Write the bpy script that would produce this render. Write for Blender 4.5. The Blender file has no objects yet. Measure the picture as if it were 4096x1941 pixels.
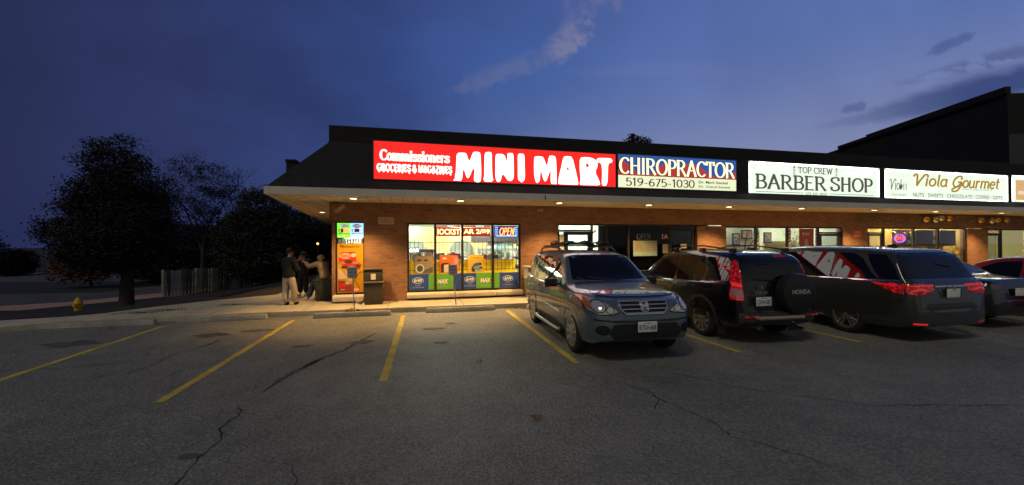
import bpy, bmesh, math, random
from mathutils import Vector, Matrix
from mathutils.bvhtree import BVHTree
random.seed(7)
sc = bpy.context.scene
COL = sc.collection
R = math.radians
PI = math.pi

# ------------------------------------------------------------------ camera
YAW, PIT, ROL, HCAM = 0.212875, 0.0047002, -0.0047197, 1.79078
cam_d = bpy.data.cameras.new('camera')
cam_d.sensor_width = 36.0
cam_d.lens = 36.0 * 1640.2 / 4096.0
cam_d.clip_start = 0.05
cam_d.clip_end = 3000
cam = bpy.data.objects.new('camera', cam_d)
COL.objects.link(cam)
_h = Vector((math.sin(YAW), math.cos(YAW), 0))
_r0 = Vector((math.cos(YAW), -math.sin(YAW), 0))
_z = Vector((0, 0, 1))
_f = _h * math.cos(PIT) + _z * math.sin(PIT)
_u0 = -_h * math.sin(PIT) + _z * math.cos(PIT)
_r = _r0 * math.cos(ROL) + _u0 * math.sin(ROL)
_u = -_r0 * math.sin(ROL) + _u0 * math.cos(ROL)
cam.matrix_world = Matrix(((_r.x, _u.x, -_f.x, 0), (_r.y, _u.y, -_f.y, 0), (_r.z, _u.z, -_f.z, HCAM), (0, 0, 0, 1)))
sc.camera = cam

# ------------------------------------------------------------------ world: dusk sky
SUN_EL, SUN_AZ = -3.0, 62.0     # the sun has set to the right, beyond the shops
w = bpy.data.worlds.new('World')
sc.world = w
w.use_nodes = True
nt = w.node_tree
nt.nodes.clear()
def N(tree, kind, **kw):
    n = tree.nodes.new(kind)
    for k, v in kw.items():
        if k == 'inp':
            for a, b in v.items():
                n.inputs[a].default_value = b
        else:
            setattr(n, k, v)
    return n
def mth(t, op, a, b=None, c=None, clamp=False):
    n = t.nodes.new('ShaderNodeMath'); n.operation = op; n.use_clamp = clamp
    for i, v in enumerate((a, b, c)):
        if v is None: continue
        if isinstance(v, (int, float)): n.inputs[i].default_value = v
        else: t.links.new(v, n.inputs[i])
    return n.outputs[0]
def mixc(t, fac, a, b, typ='MIX'):
    n = t.nodes.new('ShaderNodeMix'); n.data_type = 'RGBA'; n.blend_type = typ
    for s, v in ((n.inputs['Factor'], fac), (n.inputs['A'], a), (n.inputs['B'], b)):
        if isinstance(v, (int, float)): s.default_value = v
        elif isinstance(v, tuple): s.default_value = v if len(v) == 4 else v + (1,)
        else: t.links.new(v, s)
    return n.outputs['Result']
def sstep(t, v, a, b):
    n = t.nodes.new('ShaderNodeMapRange'); n.interpolation_type = 'SMOOTHSTEP'
    n.inputs['From Min'].default_value = a; n.inputs['From Max'].default_value = b
    t.links.new(v, n.inputs['Value'])
    return n.outputs['Result']
def ramp(t, fac, stops):
    n = t.nodes.new('ShaderNodeValToRGB')
    els = n.color_ramp.elements
    while len(els) < len(stops): els.new(0.5)
    for e, (p, c) in zip(els, stops):
        e.position = p; e.color = tuple(c) + ((1,) if len(c) == 3 else ())
    t.links.new(fac, n.inputs['Fac'])
    return n.outputs['Color']
tc = N(nt, 'ShaderNodeTexCoord')
nrm = N(nt, 'ShaderNodeVectorMath', operation='NORMALIZE'); nt.links.new(tc.outputs['Generated'], nrm.inputs[0])
D = nrm.outputs[0]
sp = N(nt, 'ShaderNodeSeparateXYZ'); nt.links.new(D, sp.inputs[0])
dx, dy, dz = sp.outputs
dt = N(nt, 'ShaderNodeVectorMath', operation='DOT_PRODUCT'); nt.links.new(D, dt.inputs[0]); dt.inputs[1].default_value = (0.8, 0.59, 0.05)
a_ = dt.outputs['Value']
base = ramp(nt, mth(nt, 'MULTIPLY_ADD', a_, 0.5, 0.5), [(0.0, (.014, .019, .045)), (0.42, (.014, .019, .062)), (0.58, (.025, .038, .126)), (0.75, (.034, .067, .228)), (0.86, (.050, .108, .335)), (0.97, (.095, .155, .39)), (1.0, (.12, .18, .41))])
low = mth(nt, 'MULTIPLY', sstep(nt, dz, 0.40, 0.08), sstep(nt, a_, 0.45, 1.0))
base = mixc(nt, mth(nt, 'MULTIPLY', low, 0.9), base, (.235, .26, .42))
base = mixc(nt, sstep(nt, dz, 0.60, 0.95), base, (.022, .030, .070))
# fill glow added to the sky behind the camera to light the fronts
back_fill = mth(nt, 'MULTIPLY', mth(nt, 'MULTIPLY', sstep(nt, dy, -0.05, -0.75), sstep(nt, dz, 0.85, 0.25)), sstep(nt, dz, -0.12, 0.04))
base = mixc(nt, back_fill, base, (.17, .175, .16))
# the physical sky adds its own faint twilight
sky = N(nt, 'ShaderNodeTexSky', sky_type='NISHITA', sun_disc=False)
sky.sun_elevation = R(SUN_EL); sky.sun_rotation = R(SUN_AZ)
skm = N(nt, 'ShaderNodeVectorMath', operation='SCALE'); nt.links.new(sky.outputs[0], skm.inputs[0]); skm.inputs['Scale'].default_value = 0.05
base = mixc(nt, 1.0, base, skm.outputs[0], 'ADD')
# clouds: thin streaks placed by direction (x/y and z/y of the world)
ysafe = mth(nt, 'MAXIMUM', dy, 0.05)
gx = mth(nt, 'DIVIDE', dx, ysafe); gz = mth(nt, 'DIVIDE', dz, ysafe)
cmb = N(nt, 'ShaderNodeCombineXYZ'); nt.links.new(gx, cmb.inputs[0]); nt.links.new(gz, cmb.inputs[1])
def noise(t, vec, scale, detail=5, rough=.55, dist=0.0, stretch=(1, 1, 1), rot=0):
    mp = N(t, 'ShaderNodeMapping'); mp.inputs['Scale'].default_value = stretch; mp.inputs['Rotation'].default_value = (0, 0, rot)
    t.links.new(vec, mp.inputs[0])
    n = N(t, 'ShaderNodeTexNoise', inp={'Scale': scale, 'Detail': detail, 'Roughness': rough, 'Distortion': dist})
    t.links.new(mp.outputs[0], n.inputs['Vector'])
    return n.outputs['Fac']
G = cmb.outputs[0]
front = sstep(nt, dy, 0.1, 0.25)
def band(p, q, half, n_fac, warp):
    """soft streak from p to q in (x/y, z/y)"""
    ux, uz = q[0] - p[0], q[1] - p[1]; L = math.hypot(ux, uz); ux /= L; uz /= L
    X = mth(nt, 'SUBTRACT', gx, p[0]); Z = mth(nt, 'SUBTRACT', gz, p[1])
    s = mth(nt, 'ADD', mth(nt, 'MULTIPLY', X, ux), mth(nt, 'MULTIPLY', Z, uz))
    t = mth(nt, 'ADD', mth(nt, 'MULTIPLY', X, -uz), mth(nt, 'MULTIPLY', Z, ux))
    t = mth(nt, 'ADD', t, mth(nt, 'MULTIPLY', mth(nt, 'SUBTRACT', n_fac, 0.5), warp))
    e = mth(nt, 'MULTIPLY', sstep(nt, s, -0.02 * L, 0.35 * L), sstep(nt, s, 1.05 * L, 0.8 * L))
    wd = mth(nt, 'MULTIPLY_ADD', e, half, 0.002)
    v = mth(nt, 'DIVIDE', mth(nt, 'ABSOLUTE', t), wd)
    return mth(nt, 'MULTIPLY', mth(nt, 'MULTIPLY', sstep(nt, v, 1.0, 0.25), e), front)
n1 = noise(nt, G, 11, 9, .66, .25); n2 = noise(nt, G, 5, 6, .62, .3, (1, 3.2, 1), 0.25); n3 = noise(nt, G, 2.2, 5, .55, .2, (1, 1.8, 1), -.5)
col = base
# big soft darker bank on the left
bk = mth(nt, 'MULTIPLY', mth(nt, 'MULTIPLY', sstep(nt, gx, 0.55, -0.5), sstep(nt, n3, .30, .68)), front)
col = mixc(nt, mth(nt, 'MULTIPLY', bk, 0.62), col, (.019, .025, .082))
bk = band((-0.2, 0.60), (0.62, 0.75), 0.25, n3, 0.2)
col = mixc(nt, mth(nt, 'MULTIPLY', bk, 0.22), col, (.05, .065, .19))
# faint pink wisps
pk = band((0.29, 0.44), (0.43, 0.61), 0.042, n1, 0.13)
col = mixc(nt, mth(nt, 'MULTIPLY', mth(nt, 'MULTIPLY', pk, sstep(nt, n1, .30, .62)), 0.75), col, (.22, .215, .34))
pk = band((0.34, 0.56), (0.50, 0.72), 0.075, n1, 0.16)
col = mixc(nt, mth(nt, 'MULTIPLY', mth(nt, 'MULTIPLY', pk, sstep(nt, n1, .35, .65)), 0.6), col, (.18, .17, .33))
pk = band((0.02, 0.35), (0.34, 0.50), 0.03, n1, 0.10)
col = mixc(nt, mth(nt, 'MULTIPLY', mth(nt, 'MULTIPLY', pk, sstep(nt, n1, .32, .6)), 0.45), col, (.15, .165, .30))
pk = band((0.30, 0.44), (0.95, 0.50), 0.035, n2, 0.08)
col = mixc(nt, mth(nt, 'MULTIPLY', pk, 0.25), col, (.15, .17, .36))
# dark long cloud low on the right with a pale band above
pk = band((1.05, 0.315), (3.2, 0.85), 0.075, n2, 0.045)
col = mixc(nt, mth(nt, 'MULTIPLY', pk, 1.0), col, (.045, .070, .20))
pk = band((1.25, 0.445), (3.2, 0.97), 0.045, n2, 0.06)
col = mixc(nt, mth(nt, 'MULTIPLY', mth(nt, 'MULTIPLY', pk, sstep(nt, n2, .42, .55)), 0.8), col, (.09, .115, .27))
pk = band((1.55, 0.59), (1.80, 0.70), 0.022, n1, 0.04)
col = mixc(nt, mth(nt, 'MULTIPLY', pk, 0.6), col, (.06, .085, .25))
pk = band((1.22, 0.395), (1.34, 0.43), 0.018, n1, 0.03)
col = mixc(nt, mth(nt, 'MULTIPLY', pk, 0.6), col, (.07, .10, .27))
vr = noise(nt, G, 1.6, 4, .5)
col = mixc(nt, 0.22, col, mixc(nt, 1.0, col, ramp(nt, vr, [(0.3, (.55, .55, .6)), (0.7, (1.5, 1.5, 1.4))]), 'MULTIPLY'))
bg = N(nt, 'ShaderNodeBackground'); nt.links.new(col, bg.inputs[0]); bg.inputs[1].default_value = 1.0
wo = N(nt, 'ShaderNodeOutputWorld'); nt.links.new(bg.outputs[0], wo.inputs[0])

# added fill: a soft sun lamp behind the camera for unseen lot lighting
sd = bpy.data.lights.new('fill_sun', 'SUN'); sd.energy = 0.60; sd.angle = R(14); sd.color = (1.0, .93, .76)
so = bpy.data.objects.new('fill_sun', sd); COL.objects.link(so)
so.rotation_euler = Vector((-0.52, -0.48, 0.80)).to_track_quat('Z', 'Y').to_euler()

sc.view_settings.view_transform = 'Standard'
sc.view_settings.look = 'None'
sc.view_settings.exposure = 0.0
sc.view_settings.gamma = 1.0
sc.view_settings.use_curve_mapping = False
sc.cycles.use_denoising = True
sc.cycles.max_bounces = 6
sc.cycles.transparent_max_bounces = 12
sc.cycles.sample_clamp_indirect = 4.0
sc.cycles.caustics_reflective = False
sc.cycles.caustics_refractive = False

# ------------------------------------------------------------------ materials
MATS = {}
def mat(name, base=(.5, .5, .5), rough=.6, metal=0.0, coat=0.0, spec=.5, emit=None, es=1.0, var=0.0, vscale=8.0, bump=0.0, bscale=40.0, alpha=1.0, coat_rough=.03):
    if name in MATS: return MATS[name]
    m = bpy.data.materials.new(name); m.use_nodes = True
    t = m.node_tree; b = t.nodes['Principled BSDF']
    b.inputs['Base Color'].default_value = tuple(base) + (1,)
    b.inputs['Roughness'].default_value = rough
    b.inputs['Metallic'].default_value = metal
    b.inputs['Coat Weight'].default_value = coat
    b.inputs['Coat Roughness'].default_value = coat_rough
    b.inputs['Specular IOR Level'].default_value = spec
    b.inputs['Alpha'].default_value = alpha
    tcn = None
    if var or bump:
        tcn = t.nodes.new('ShaderNodeTexCoord')
    if var:
        nf = noise(t, tcn.outputs['Object'], vscale, 6, .6)
        lo = tuple(c * (1 - var) for c in base); hi = tuple(min(1, c * (1 + var)) for c in base)
        t.links.new(ramp(t, nf, [(.3, lo), (.7, hi)]), b.inputs['Base Color'])
    if bump:
        nf = noise(t, tcn.outputs['Object'], bscale, 4, .6)
        bn = t.nodes.new('ShaderNodeBump'); bn.inputs['Strength'].default_value = bump; bn.inputs['Distance'].default_value = .02
        t.links.new(nf, bn.inputs['Height']); t.links.new(bn.outputs[0], b.inputs['Normal'])
    if emit:
        b.inputs['Emission Color'].default_value = tuple(emit) + (1,)
        b.inputs['Emission Strength'].default_value = es
    MATS[name] = m
    return m
def attr_mat(name, emis=0.0, rough=.6):
    """colour comes from the mesh attribute Col (printed paper, packets)"""
    if name in MATS: return MATS[name]
    m = mat(name, (.5, .5, .5), rough)
    t = m.node_tree; b = t.nodes['Principled BSDF']
    a = t.nodes.new('ShaderNodeAttribute'); a.attribute_name = 'Col'
    t.links.new(a.outputs['Color'], b.inputs['Base Color'])
    if emis:
        t.links.new(a.outputs['Color'], b.inputs['Emission Color']); b.inputs['Emission Strength'].default_value = emis
    return m
def asphalt():
    m = mat('asphalt', (.1, .1, .1), .75)
    t = m.node_tree; b = t.nodes['Principled BSDF']
    o = t.nodes.new('ShaderNodeTexCoord').outputs['Object']
    big = noise(t, o, .35, 5, .6, .6); mid = noise(t, o, 2.2, 6, .6); fine = noise(t, o, 38, 5, .8)
    c = ramp(t, big, [(.3, (.150, .149, .122)), (.7, (.225, .222, .180))])
    c = mixc(t, 1.0, c, ramp(t, mid, [(.3, (.80, .80, .80)), (.65, (1.1, 1.1, 1.1))]), 'MULTIPLY')
    st = noise(t, o, 1.1, 7, .68, 1.2, (1, .45, 1), .5)
    c = mixc(t, sstep(t, st, .62, .74), c, (.060, .058, .053))
    c = mixc(t, 1.0, c, ramp(t, fine, [(.36, (.48, .48, .48)), (.64, (1.6, 1.58, 1.52))]), 'MULTIPLY')
    v = N(t, 'ShaderNodeTexVoronoi', inp={'Scale': 42.0}); t.links.new(o, v.inputs['Vector'])
    wn = N(t, 'ShaderNodeTexWhiteNoise'); t.links.new(v.outputs['Position'], wn.inputs['Vector'])
    c = mixc(t, mth(t, 'MULTIPLY', sstep(t, wn.outputs['Value'], .84, .9), .55), c, (.36, .35, .31))
    t.links.new(c, b.inputs['Base Color'])
    t.links.new(ramp(t, wn.outputs['Value'], [(0, (.40, .40, .40)), (1, (.95, .95, .95))]), b.inputs['Roughness'])
    bn = N(t, 'ShaderNodeBump', inp={'Strength': 1.0, 'Distance': .02})
    hgt = mth(t, 'ADD', v.outputs['Distance'], mth(t, 'MULTIPLY', fine, .8))
    t.links.new(hgt, bn.inputs['Height']); t.links.new(bn.outputs[0], b.inputs['Normal'])
    return m
def brick():
    m = mat('brick', (.3, .15, .08), .85)
    t = m.node_tree; b = t.nodes['Principled BSDF']
    o = t.nodes.new('ShaderNodeTexCoord').outputs['Object']
    s = N(t, 'ShaderNodeSeparateXYZ'); t.links.new(o, s.inputs[0])
    c = N(t, 'ShaderNodeCombineXYZ'); t.links.new(mth(t, 'ADD', s.outputs[0], s.outputs[1]), c.inputs[0]); t.links.new(s.outputs[2], c.inputs[1])
    bt = N(t, 'ShaderNodeTexBrick', inp={'Scale': 1.0, 'Mortar Size': .008, 'Mortar Smooth': .3, 'Brick Width': .22, 'Row Height': .072, 'Bias': -.1,
                                          'Color1': (.31, .155, .088, 1), 'Color2': (.225, .105, .060, 1), 'Mortar': (.26, .18, .13, 1)})
    t.links.new(c.outputs[0], bt.inputs['Vector'])
    # a few burnt bricks
    bt2 = N(t, 'ShaderNodeTexBrick', inp={'Scale': 1.0, 'Mortar Size': .0, 'Brick Width': .22, 'Row Height': .072, 'Bias': -.84,
                                           'Color1': (1, 1, 1, 1), 'Color2': (.35, .32, .34, 1), 'Mortar': (1, 1, 1, 1)})
    t.links.new(c.outputs[0], bt2.inputs['Vector'])
    cc = mixc(t, 1.0, bt.outputs['Color'], bt2.outputs['Color'], 'MULTIPLY')
    nf = noise(t, o, 1.2, 6, .6)
    cc = mixc(t, 1.0, cc, ramp(t, nf, [(.3, (.82, .8, .8)), (.7, (1.12, 1.1, 1.08))]), 'MULTIPLY')
    t.links.new(cc, b.inputs['Base Color'])
    bn = N(t, 'ShaderNodeBump', inp={'Strength': .5, 'Distance': .01}); bn.invert = True
    t.links.new(bt.outputs['Fac'], bn.inputs['Height']); t.links.new(bn.outputs[0], b.inputs['Normal'])
    return m
def soffit_mat():
    m = mat('soffit_panel', (.60, .52, .42), .6)
    t = m.node_tree; b = t.nodes['Principled BSDF']
    o = t.nodes.new('ShaderNodeTexCoord').outputs['Object']
    s = N(t, 'ShaderNodeSeparateXYZ'); t.links.new(o, s.inputs[0])
    f = mth(t, 'FRACT', mth(t, 'MULTIPLY', s.outputs[0], 3.3))
    g = mth(t, 'MULTIPLY', sstep(t, f, 0.0, .05), sstep(t, f, 1.0, .95))
    nf = noise(t, o, .9, 5, .6)
    c = ramp(t, nf, [(.3, (.66, .56, .42)), (.7, (.80, .70, .55))])
    t.links.new(mixc(t, g, (.22, .17, .12), c), b.inputs['Base Color'])
    return m
def shingle():
    m = mat('roof_shingle', (.03, .03, .03), .9)
    t = m.node_tree; b = t.nodes['Principled BSDF']
    o = t.nodes.new('ShaderNodeTexCoord').outputs['Object']
    s = N(t, 'ShaderNodeSeparateXYZ'); t.links.new(o, s.inputs[0])
    c = N(t, 'ShaderNodeCombineXYZ'); t.links.new(s.outputs[0], c.inputs[0]); t.links.new(s.outputs[2], c.inputs[1])
    bt = N(t, 'ShaderNodeTexBrick', inp={'Scale': 1.0, 'Mortar Size': .006, 'Brick Width': .3, 'Row Height': .12,
                                          'Color1': (.015, .012, .010, 1), 'Color2': (.009, .0075, .007, 1), 'Mortar': (.005, .004, .004, 1)})
    t.links.new(c.outputs[0], bt.inputs['Vector'])
    t.links.new(mixc(t, 1.0, bt.outputs['Color'], ramp(t, noise(t, o, 30, 4, .6), [(.3, (.6, .6, .6)), (.7, (1.4, 1.4, 1.4))]), 'MULTIPLY'), b.inputs['Base Color'])
    return m
def concrete(name, lo, hi):
    m = mat(name, lo, .85)
    t = m.node_tree; b = t.nodes['Principled BSDF']
    o = t.nodes.new('ShaderNodeTexCoord').outputs['Object']
    c = ramp(t, noise(t, o, 1.7, 7, .65, .4), [(.32, lo), (.62, hi)])
    c = mixc(t, 1.0, c, ramp(t, noise(t, o, 60, 3, .7), [(.3, (.8, .8, .8)), (.7, (1.15, 1.15, 1.15))]), 'MULTIPLY')
    t.links.new(c, b.inputs['Base Color'])
    bn = N(t, 'ShaderNodeBump', inp={'Strength': .4, 'Distance': .006}); t.links.new(noise(t, o, 45, 5, .7), bn.inputs['Height'])
    t.links.new(bn.outputs[0], b.inputs['Normal'])
    return m
def glass_mat(name, tint=(.95, .97, .97), refl=.5):
    m = bpy.data.materials.new(name); m.use_nodes = True; t = m.node_tree; t.nodes.clear()
    tr = N(t, 'ShaderNodeBsdfTransparent'); tr.inputs[0].default_value = tint + (1,)
    gl = N(t, 'ShaderNodeBsdfGlossy'); gl.inputs['Roughness'].default_value = .015
    fr = N(t, 'ShaderNodeFresnel'); fr.inputs['IOR'].default_value = 1.5
    mx = N(t, 'ShaderNodeMixShader'); t.links.new(mth(t, 'MULTIPLY', fr.outputs[0], refl), mx.inputs[0])
    t.links.new(tr.outputs[0], mx.inputs[1]); t.links.new(gl.outputs[0], mx.inputs[2])
    t.links.new(mx.outputs[0], N(t, 'ShaderNodeOutputMaterial').inputs[0])
    MATS[name] = m
    return m
def emis(name, colr, s=1.0, body=None):
    return mat(name, body or tuple(min(.8, c) for c in colr), .5, emit=colr, es=s)
M_asph, M_brick, M_soff, M_shing = asphalt(), brick(), soffit_mat(), shingle()
M_conc = concrete('concrete', (.36, .31, .22), (.52, .45, .33))
M_sill = concrete('sill_concrete', (.50, .45, .36), (.64, .58, .48))
M_stop = concrete('stop_concrete', (.20, .19, .16), (.38, .36, .30))
M_fascia = mat('fascia_metal', (.66, .60, .50), .5, var=.06, vscale=1.5)
M_alu = mat('dark_frame', (.018, .015, .013), .45)
M_glass = glass_mat('shop_glass', refl=.35)
M_paint = concrete('line_paint', (.36, .25, .03), (.62, .45, .06))
_t = M_paint.node_tree; _b = _t.nodes['Principled BSDF']; _l = _b.inputs['Base Color'].links[0].from_socket; _o = _t.nodes.new('ShaderNodeTexCoord').outputs['Object']
_t.links.new(mixc(_t, sstep(_t, noise(_t, _o, 16, 8, .75), .60, .68), _l, (.15, .14, .11)), _b.inputs['Base Color'])
M_black = mat('black_plastic', (.012, .012, .013), .45)
M_wall_in = mat('interior_wall', (.74, .78, .68), .7)
M_goods = attr_mat('goods', 0.0)
M_print = attr_mat('print', 0.0, .4)
M_printlit = attr_mat('print_lit', .35, .4)
M_panel = emis('ceiling_light', (.92, 1.0, .84), 62)
M_paper = mat('paper', (.7, .68, .6), .6)

# ------------------------------------------------------------------ helpers
def thing(name, label, cat, loc=(0, 0, 0), rotz=0, group=None, kind=None):
    o = bpy.data.objects.new(name, None); COL.objects.link(o)
    o.empty_display_size = .2
    o.location = loc; o.rotation_euler = (0, 0, rotz)
    return tag(o, label, cat, group, kind)
def tag(o, label=None, cat=None, group=None, kind=None):
    if label: o['label'] = label
    if cat: o['category'] = cat
    if group: o['group'] = group
    if kind: o['kind'] = kind
    return o
def struct(o, label=None):
    o['kind'] = 'structure'
    if label: o['label'] = label
    return o
def dup(root, loc=None, rotz=None, label=None, group=None, deep=True):
    r = root.copy(); COL.objects.link(r)
    if loc is not None: r.location = loc
    if rotz is not None: r.rotation_euler = (0, 0, rotz)
    if label: r['label'] = label
    if group: r['group'] = group
    for ch in list(root.children):
        c = ch.copy(); COL.objects.link(c); c.parent = r
        for g in list(ch.children):
            d = g.copy(); COL.objects.link(d); d.parent = c
    return r
class MB:
    def __init__(s): s.v = []; s.f = []; s.c = []
    def add(s, vs, fs, col=None):
        k = len(s.v); s.v += [tuple(v) for v in vs]
        s.f += [tuple(i + k for i in f) for f in fs]; s.c += [col] * len(fs)
        return s
    def box(s, x0, x1, y0, y1, z0, z1, col=None, rz=0, c=None):
        vs = [(x, y, z) for z in (z0, z1) for (x, y) in ((x0, y0), (x1, y0), (x1, y1), (x0, y1))]
        if rz:
            cx, cy = c or ((x0 + x1) / 2, (y0 + y1) / 2); q, w_ = math.cos(rz), math.sin(rz)
            vs = [(cx + (x - cx) * q - (y - cy) * w_, cy + (x - cx) * w_ + (y - cy) * q, z) for x, y, z in vs]
        return s.add(vs, [(0, 3, 2, 1), (4, 5, 6, 7), (0, 1, 5, 4), (1, 2, 6, 5), (2, 3, 7, 6), (3, 0, 4, 7)], col)
    def prism(s, pts, z0, z1, col=None):            # pts (x,y) ccw
        n = len(pts)
        return s.add([(x, y, z0) for x, y in pts] + [(x, y, z1) for x, y in pts],
                     [tuple(range(n))[::-1], tuple(range(n, 2 * n))] + [(i, (i + 1) % n, (i + 1) % n + n, i + n) for i in range(n)], col)
    def plate(s, pts, y0, y1, col=None):            # pts (x,z) in a vertical plane facing -y, from y0 (front) to y1
        n = len(pts)
        return s.add([(x, y0, z) for x, z in pts] + [(x, y1, z) for x, z in pts],
                     [tuple(range(n)), tuple(range(n, 2 * n))[::-1]] + [(i, i + n, (i + 1) % n + n, (i + 1) % n) for i in range(n)], col)
    def tube(s, path, rad, n=8, cap=True, col=None):
        path = [Vector(p) for p in path]
        if not isinstance(rad, (list, tuple)): rad = [rad] * len(path)
        rings = []; up = None
        for i, p in enumerate(path):
            d = (path[min(i + 1, len(path) - 1)] - path[max(i - 1, 0)]).normalized()
            if up is None:
                up = d.orthogonal().normalized()
            up = (up - d * up.dot(d))
            up = up.normalized() if up.length > 1e-6 else d.orthogonal().normalized()
            q = d.cross(up)
            rings.append([p + (up * math.cos(2 * PI * j / n) + q * math.sin(2 * PI * j / n)) * rad[i] for j in range(n)])
        vs = [v for r_ in rings for v in r_]; fs = []
        for i in range(len(path) - 1):
            for j in range(n):
                fs.append((i * n + j, i * n + (j + 1) % n, (i + 1) * n + (j + 1) % n, (i + 1) * n + j))
        if cap: fs += [tuple(range(n))[::-1], tuple(range(len(vs) - n, len(vs)))]
        return s.add(vs, fs, col)
    def lathe(s, prof, n=24, axis='z', c=(0, 0, 0), col=None, caps=True):   # prof (r, h)
        vs = []
        for r_, h in prof:
            for j in range(n):
                a, b = r_ * math.cos(2 * PI * j / n), r_ * math.sin(2 * PI * j / n)
                p = {'z': (a, b, h), 'x': (h, a, b), 'y': (b, h, a)}[axis]
                vs.append((p[0] + c[0], p[1] + c[1], p[2] + c[2]))
        fs = []
        for i in range(len(prof) - 1):
            for j in range(n):
                fs.append((i * n + j, i * n + (j + 1) % n, (i + 1) * n + (j + 1) % n, (i + 1) * n + j))
        if caps and prof[0][0] > 1e-4: fs.append(tuple(range(n))[::-1])
        if caps and prof[-1][0] > 1e-4: fs.append(tuple(range(len(vs) - n, len(vs))))
        return s.add(vs, fs, col)
    def build(s, name, m, parent=None, smooth=False, bevel=0, ang=35, loc=None):
        me = bpy.data.meshes.new(name); me.from_pydata(s.v, [], s.f); me.update()
        if any(c is not None for c in s.c):
            at = me.color_attributes.new('Col', 'FLOAT_COLOR', 'CORNER')
            for p in me.polygons:
                c = s.c[p.index] or (.5, .5, .5)
                for li in p.loop_indices: at.data[li].color = (c[0], c[1], c[2], 1)
        bm = bmesh.new(); bm.from_mesh(me)
        bmesh.ops.recalc_face_normals(bm, faces=bm.faces)
        if bevel:
            bmesh.ops.bevel(bm, geom=[e for e in bm.edges if len(e.link_faces) == 2 and e.calc_face_angle(0) > .5], offset=bevel, segments=2, affect='EDGES', profile=.6)
        bm.to_mesh(me); bm.free()
        if smooth or bevel:
            me.polygons.foreach_set('use_smooth', [True] * len(me.polygons)); me.set_sharp_from_angle(angle=R(ang))
        me.materials.append(m)
        o = bpy.data.objects.new(name, me); COL.objects.link(o)
        if parent is not None: o.parent = parent
        if loc: o.location = loc
        return o
# --- text: built-in font to flat faces, fitted into a box in the x-z plane facing -y
_tcache = {}
def text_geo(s, bold=0.0, shear=0.0, space=1.0, align='LEFT'):
    k = (s, bold, shear, space, align)
    if k in _tcache: return _tcache[k]
    cu = bpy.data.curves.new('t', 'FONT'); cu.body = s; cu.offset = bold; cu.shear = shear; cu.space_character = space
    cu.align_x = align; cu.resolution_u = 3; cu.fill_mode = 'FRONT'
    o = bpy.data.objects.new('t', cu); COL.objects.link(o)
    bpy.context.view_layer.update()
    me = bpy.data.meshes.new_from_object(o.evaluated_get(bpy.context.evaluated_depsgraph_get()))
    vs = [(v.co.x, v.co.y) for v in me.vertices]; fs = [tuple(p.vertices) for p in me.polygons]
    bpy.data.objects.remove(o); bpy.data.meshes.remove(me); bpy.data.curves.remove(cu)
    _tcache[k] = (vs, fs)
    return vs, fs
def text(mb, s, x0, x1, z0, z1, y, bold=0.0, shear=0.0, space=1.0, align='LEFT', col=None, plane='y', flip=False):
    vs, fs = text_geo(s, bold, shear, space, align)
    ax, bx = min(v[0] for v in vs), max(v[0] for v in vs); az, bz = min(v[1] for v in vs), max(v[1] for v in vs)
    out = []
    for a, b in vs:
        X = x0 + (a - ax) / (bx - ax) * (x1 - x0); Z = z0 + (b - az) / max(1e-6, bz - az) * (z1 - z0)
        out.append((X, y, Z))
    mb.add(out, fs, col)
    return mb
# --- broad-nib stroke lettering, for the signs that are not plain sans
def arc(cx, cy, rx, ry, a0, a1, n=12):
    return [(cx + rx * math.cos(R(a0 + (a1 - a0) * i / n)), cy + ry * math.sin(R(a0 + (a1 - a0) * i / n))) for i in range(n + 1)]
def sm(pts, k=5):
    out = []
    P = [pts[0]] + list(pts) + [pts[-1]]
    for i in range(1, len(P) - 2):
        a, b, c, d = P[i - 1], P[i], P[i + 1], P[i + 2]
        for j in range(k):
            t = j / k
            out.append(tuple(.5 * ((2 * b[q]) + (-a[q] + c[q]) * t + (2 * a[q] - 5 * b[q] + 4 * c[q] - d[q]) * t * t + (-a[q] + 3 * b[q] - 3 * c[q] + d[q]) * t ** 3) for q in (0, 1)))
    out.append(pts[-1])
    return out
Sx = [(.52, .80), (.50, .95), (.28, 1.0), (.06, .90), (.05, .70), (.28, .54), (.52, .38), (.52, .12), (.28, 0), (.04, .08), (.02, .24)]
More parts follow.
